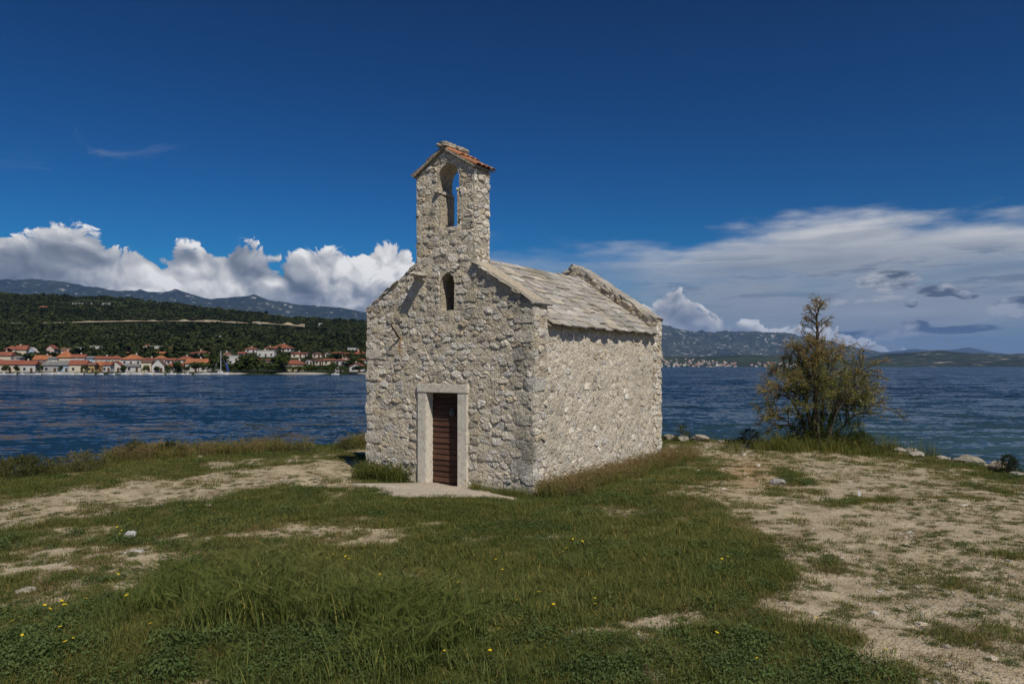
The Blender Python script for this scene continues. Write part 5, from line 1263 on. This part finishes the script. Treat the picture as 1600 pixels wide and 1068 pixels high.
# ------------------------------------------------------------------ shrubs with feathery sprays
FOL = None
def spray_material():
    m, t, out = material('feathery_leaf'); at = t.node('ShaderNodeAttribute', attribute_name='tint').outputs[0]
    g = t.node('ShaderNodeNewGeometry').outputs['Position']; n = t.noise(g, 3.0, 3.0, .6); f = t.lin(n, .3, .7, .7, 1.3); c = t.vmul(at, t.xyz(f, f, f))
    d = t.node('ShaderNodeBsdfDiffuse'); t.put(d.inputs[0], c); tr_ = t.node('ShaderNodeBsdfTranslucent'); t.put(tr_.inputs[0], c)
    mx = t.node('ShaderNodeMixShader'); mx.inputs[0].default_value = .45; t.l.new(d.outputs[0], mx.inputs[1]); t.l.new(tr_.outputs[0], mx.inputs[2]); t.l.new(mx.outputs[0], out.inputs[0]); return m
FOL = spray_material()
def bezier_path(a, b, bend, rg, n=7, jit=.03):
    a = Vector(a); b = Vector(b); m = (a + b) / 2 + Vector(bend); L_ = (b - a).length; out = []
    for i in range(n):
        t = i / (n - 1); p = a * (1 - t) ** 2 + m * 2 * t * (1 - t) + b * t * t
        if 0 < i: p += Vector((rg.gauss(0, 1), rg.gauss(0, 1), rg.gauss(0, .5))) * jit * L_ * min(t, .5)
        out.append(p)
    return out
def at_path(p, t):
    f = t * (len(p) - 1); i = min(int(f), len(p) - 2); return p[i].lerp(p[i + 1], f - i), (p[i + 1] - p[i]).normalized()
def sprays(vs, fs, cs, rg, p, d, n, L_, w_, colf, spread=.8):
    for i in range(n):
        dd = (d + Vector((rg.gauss(0, 1), rg.gauss(0, 1), rg.gauss(0, 1))) * spread).normalized(); s = p + Vector((rg.gauss(0, 1), rg.gauss(0, 1), rg.gauss(0, 1))) * L_ * .25
        l = L_ * rg.uniform(.5, 1.3); sd2 = dd.cross(Vector((rg.gauss(0, 1), rg.gauss(0, 1), rg.gauss(0, 1)))).normalized() * w_ * .5; m2 = s + dd * l * .5 + Vector((0, 0, -.05 * l)); e = s + dd * l + Vector((0, 0, -.2 * l)); k = len(vs)
        vs += [tuple(s), tuple(m2 - sd2), tuple(m2 + sd2), tuple(e)]; c = colf(e); cs += [c] * 4; fs += [(k, k + 1, k + 2), (k + 1, k + 3, k + 2)]
TX, TY = 7.05, 16.75; TGZ = float(ground_z(TX, TY))
tree = empty('tamarisk_tree', (TX, TY, TGZ)); tag(tree, 'feathery tamarisk with several stems and rusty tips by the water', 'tree')
def tl(px, py, dy=0.0):            # a point of the crown from the photograph, at the tree's own distance
    d = TY + dy; return Vector(((px - 800) / F * d - TX, dy, EYE + (HZ - py) / F * d - TGZ))
rgt = random.Random(9)
STEMS = [((1272, 703, .0), (1283, 474, .05), .075, 'lead'), ((1262, 703, .1), (1215, 600, -.2), .045, ''), ((1268, 703, -.1), (1245, 555, .3), .05, ''), ((1282, 703, .1), (1300, 555, -.3), .05, ''), ((1292, 703, 0), (1348, 575, .1), .055, ''), ((1298, 704, .1), (1368, 632, -.15), .035, ''), ((1275, 703, .2), (1228, 575, .4), .04, ''), ((1290, 703, -.2), (1342, 600, -.4), .04, ''),
         ((1258, 703, -.1), (1200, 640, .2), .035, ''), ((1280, 703, -.2), (1270, 590, -.5), .04, ''), ((1286, 703, .2), (1325, 610, .5), .04, '')]
def tcol(e):
    h = e.z; r = rgt.random(); out_ = math.hypot(e.x, e.y)
    rust = sst(h, 1.3, 2.6) * .55 + .35 * sst(out_, .7, 1.3) - .05
    v_ = rgt.uniform(.7, 1.3)
    if r < rust: return (.42 * v_, .26 * v_, .105 * v_)
    if r < rust + .45: return (.32 * v_, .29 * v_, .095 * v_)
    return (.16 * v_, .19 * v_, .058 * v_)
tv, tf, tcs = [], [], []; twig = MB()
for (bx, by, bd), (ex, ey, ed), rad, fl_ in STEMS:
    A = tl(bx, by, bd); A.z = -.05; B = tl(ex, ey, ed); bend = Vector(((A.x - B.x) * .35, (A.y - B.y) * .3, .15 * (B.z - A.z)))
    p = bezier_path(A, B, bend, rgt, 9, .02); st_ = MB(); st_.tube(p, [rad * (1 - .82 * i / 8) for i in range(9)], 7); st_.build('trunk' if fl_ else 'stem', BARK, tree, True)
    L_ = (B - A).length; nb = int(L_ * (12 if not fl_ else 9))
    for j in range(nb):
        t = (.42 if not fl_ else .42) + (.58 if not fl_ else .58) * (j + rgt.random()) / nb; q, d = at_path(p, t); top = bool(fl_) and t > .70
        side = (d.cross(Vector((rgt.gauss(0, 1), rgt.gauss(0, 1), rgt.gauss(0, .6)))).normalized() * 1.0 + d * rgt.uniform(.35, .9) + Vector((0, 0, .15))).normalized()
        bl = rgt.uniform(.30, .75) * ((1.05 - t * .25) if not fl_ else (.62 if t > .62 else .75) * (1.25 - .9 * max(0, t - .8) / .2)); bp = bezier_path(q, q + side * bl, (0, 0, .08), rgt, 5, .05); twig.tube(bp, [.012, .010, .008, .006, .004], 4, cap=False)
        for k2 in range(int((3 if top else 5) + bl * 9)):
            tt = rgt.uniform(.2, 1); q2, d2 = at_path(bp, tt); s2 = (d2 + Vector((rgt.gauss(0, .7), rgt.gauss(0, .7), rgt.gauss(0, .5) + .15))).normalized(); tlq = rgt.uniform(.10, .28) * (.75 if top else 1); tp = [q2, q2 + s2 * tlq * .5 + Vector((0, 0, .01)), q2 + s2 * tlq]; twig.tube(tp, [.005, .004, .003], 3, cap=False)
            for u_ in (.35, .7, 1.0): sprays(tv, tf, tcs, rgt, q2 + s2 * tlq * u_, s2, 5 if top else 5, .078, .013, tcol, .65)
for i in range(520):               # green basal growth
    a = rgt.uniform(0, 6.28); r_ = rgt.uniform(.1, .75); hh = rgt.uniform(.1, .95) * (1.05 - r_ * .5); p = Vector((r_ * math.cos(a) * 1.05 + .05, r_ * math.sin(a) * .6, hh))
    def gcol(e): v_ = rgt.uniform(.6, 1.4); return (.085 * v_, .115 * v_, .028 * v_)
    sprays(tv, tf, tcs, rgt, p, Vector((math.cos(a) * .3, math.sin(a) * .3, 1)).normalized(), 7, .11, .014, gcol, .5)
twig.build('branches', BARK, tree, False); mesh_obj('crown', tv, tf, FOL, tree, False, tcs)
def shrub(px, py, wpx, hpx, label, cols, n=260, L_=.10, w_=.014, name='shrub', up=.9):
    X_, Y_, _ = px_ground(px, py, 0); zz = float(ground_z(X_, Y_)); o = empty(name, (X_, Y_, zz)); rx = wpx / F * Y_ / 2; hh = hpx / F * Y_; vs, fs, cs = [], [], []; st_ = MB()
    for i in range(9):
        a = rg.uniform(0, 6.28); e = Vector((math.cos(a) * rx * rg.uniform(.2, .9), math.sin(a) * rx * .6, hh * rg.uniform(.5, .95))); st_.tube(bezier_path((0, 0, -.03), e, (0, 0, .05), rg, 5, .03), [.010, .008, .006, .005, .003], 4, cap=False)
    for i in range(n):
        a = rg.uniform(0, 6.28); rr_ = math.sqrt(rg.random()); h_ = rg.random(); wdt = math.sqrt(max(0.05, 1 - (h_ * 1.02) ** 2)); p = Vector((math.cos(a) * rr_ * rx * wdt, math.sin(a) * rr_ * rx * .7 * wdt, h_ * hh))
        c0 = rg.choice(cols)
        def cf(e, c0=c0): v_ = rg.uniform(.7, 1.3); return tuple(q * v_ for q in c0)
        sprays(vs, fs, cs, rg, p, Vector((math.cos(a) * .4, math.sin(a) * .4, up)).normalized(), 6, L_, w_, cf, .6)
    st_.build('stem', BARK, o); mesh_obj('foliage', vs, fs, FOL, o, False, cs); tag(o, label, 'shrub'); return o
G1 = [(.070, .090, .026), (.09, .11, .034), (.05, .068, .02)]; G2 = [(.15, .14, .05), (.11, .12, .04), (.08, .09, .03)]; G3 = [(.24, .20, .09), (.16, .155, .06), (.11, .12, .045)]
shrub(1172, 692, 44, 20, 'low dark green shrub on the shore left of the tamarisk', G1, 150, .07); shrub(1575, 733, 42, 28, 'round dark shrub beside a white rock at the right edge', [(.05, .055, .028), (.035, .045, .02)], 190, .06)
shrub(1066, 690, 26, 24, 'small pale green plant among rocks behind the chapel', G2, 60, .08); shrub(212, 716, 56, 26, 'clump of tall green weeds on the left shore', G2, 170, .12, .012); shrub(265, 713, 60, 22, 'low green weeds right of the tall clump on left shore', G1, 170, .10, .012)
shrub(40, 742, 130, 26, 'bushy green growth at the left edge of the shore', G2, 330, .14, .011); shrub(130, 736, 90, 28, 'pale dry grassy clump on the left shore', G3, 220, .13, .010); shrub(1255, 703, 60, 42, 'bright green weeds at the foot of the tamarisk', [(.075, .10, .022), (.10, .12, .03)], 190, .10, .016); shrub(1345, 706, 70, 30, 'leafy green growth right of the tamarisk base', [(.06, .085, .02), (.08, .095, .03)], 200, .09, .014)
shrub(470, 703, 70, 14, 'low dry grass clump on the shore behind the left track', G3, 120, .08, .010); shrub(545, 700, 60, 15, 'low green grass clump on shore beside the chapel', G2, 120, .08, .010)
# thin dry stalk on the left shore
for px, py, hp, lab in [(184, 722, 40, 'thin bare stalk standing in the left shore weeds'), (430, 704, 38, 'tall wispy weed on the left shore near the white rock'), (452, 703, 30, 'shorter wispy weed on the left shore')]:
    X_, Y_, _ = px_ground(px, py, 0); h_ = hp / F * Y_; o = empty('weed', (X_, Y_, float(ground_z(X_, Y_)))); m = MB(); m.tube([(0, 0, -.02), (.02, 0, h_ * .5), (.05, .01, h_)], [.006, .005, .003], 4); m.build('stem', BARK, o); vs, fs, cs = [], [], []
    for i in range(14): sprays(vs, fs, cs, rg, Vector((.04 * rg.random(), 0, h_ * rg.uniform(.35, 1))), Vector((rg.uniform(-.6, .6), 0, .8)).normalized(), 2, .10, .007, lambda e: (.09, .085, .035), .5)
    mesh_obj('foliage', vs, fs, FOL, o, False, cs); tag(o, lab, 'weed')
# ------------------------------------------------------------------ yellow flowers
YEL = simple_mat('petal_yellow', (.62, .46, .015), .6, .15, 30.0); STM = simple_mat('flower_stem', (.05, .08, .02), .8, .2, 30.0)
pm = MB()
for k in range(8):
    a = k * math.pi / 4; c, s = math.cos(a), math.sin(a); pm.add([(0, 0, 0), (c * .010 - s * .005, s * .010 + c * .005, .004), (c * .019, s * .019, .006), (c * .010 + s * .005, s * .010 - c * .005, .004)], [(0, 3, 2, 1)])
o = pm.build('petals', YEL); PET = o.data; bpy.data.objects.remove(o); sm = MB(); sm.tube([(0, 0, 0), (.01, .004, .6), (0, 0, 1)], [.003, .0025, .002], 4, cap=False); o = sm.build('stem', STM); STE = o.data; bpy.data.objects.remove(o)
FLW = {'yellow wildflower around the white rock in the grass at left': [(176, 822), (183, 829), (190, 833), (196, 815), (202, 812), (221, 827), (216, 818), (187, 838)],
       'yellow wildflower in the grass at bottom left corner': [(70, 985), (78, 986), (96, 984), (103, 986), (114, 985), (100, 990), (110, 972), (30, 1000), (134, 984), (122, 1012), (185, 1028), (35, 1040), (94, 1030), (115, 1052), (102, 1060), (134, 1053), (128, 1020), (20, 1005)],
       'yellow wildflower in the tall barley grass': [(215, 958), (185, 953), (198, 1005), (235, 1055), (390, 926), (594, 937)],
       'yellow wildflower in the short grass before the chapel': [(540, 887), (545, 884), (485, 886), (510, 888), (705, 910), (697, 918), (688, 917), (700, 935), (716, 945), (695, 950), (842, 949), (830, 976), (862, 970), (808, 966), (930, 945), (930, 966), (865, 977), (775, 893), (785, 911), (900, 852), (910, 855), (622, 978), (674, 983), (695, 1060), (766, 1064), (875, 1028), (813, 1010), (780, 1026), (895, 852), (880, 872), (885, 870)],
       'yellow wildflower in the dark herbs at bottom right': [(1128, 894), (1137, 890), (1120, 1024), (1244, 1011), (1228, 1012), (1183, 1055), (1275, 988), (930, 965), (928, 943), (1385, 1050)],
       'yellow wildflower in the mid grass left of the apron': [(298, 790), (520, 886), (530, 900)]}
for lab, pts in FLW.items():
    for px, py in pts:
        X_, Y_, _ = px_ground(px, py + 4, 0); h_ = rg.uniform(.07, .14) * (1.6 if 'barley' in lab else 1); o = empty('flower', (X_, Y_, float(ground_z(X_, Y_)))); s_ = child('stem', STE, o, (0, 0, 0)); s_.scale = (1, 1, h_)
        p_ = child('flower_head', PET, o, (0, 0, h_)); p_.rotation_euler = (rg.uniform(-.2, .7), rg.uniform(-.4, .4), rg.uniform(0, 6)); k = rg.uniform(.55, .95); p_.scale = (k, k, k); tag(o, lab, 'flower', lab.replace('yellow wildflower', 'yellow wildflowers'))
# ------------------------------------------------------------------ sea air
HD_ = 2.8e-5
hm = MB(); hm.box((-46000, -46000, -7.5), (46000, 46000, 1750)); 
m, t, out = material('sea_haze'); pv = t.node('ShaderNodeVolumePrincipled'); pv.inputs['Color'].default_value = (.22, .46, .95, 1); pv.inputs['Density'].default_value = HD_; pv.inputs['Anisotropy'].default_value = 0.0
t.l.new(pv.outputs[0], out.inputs['Volume'])
hz_ = hm.build('haze', m); kind(hz_, 'stuff', 'thin blue haze over the bay and far mountains')
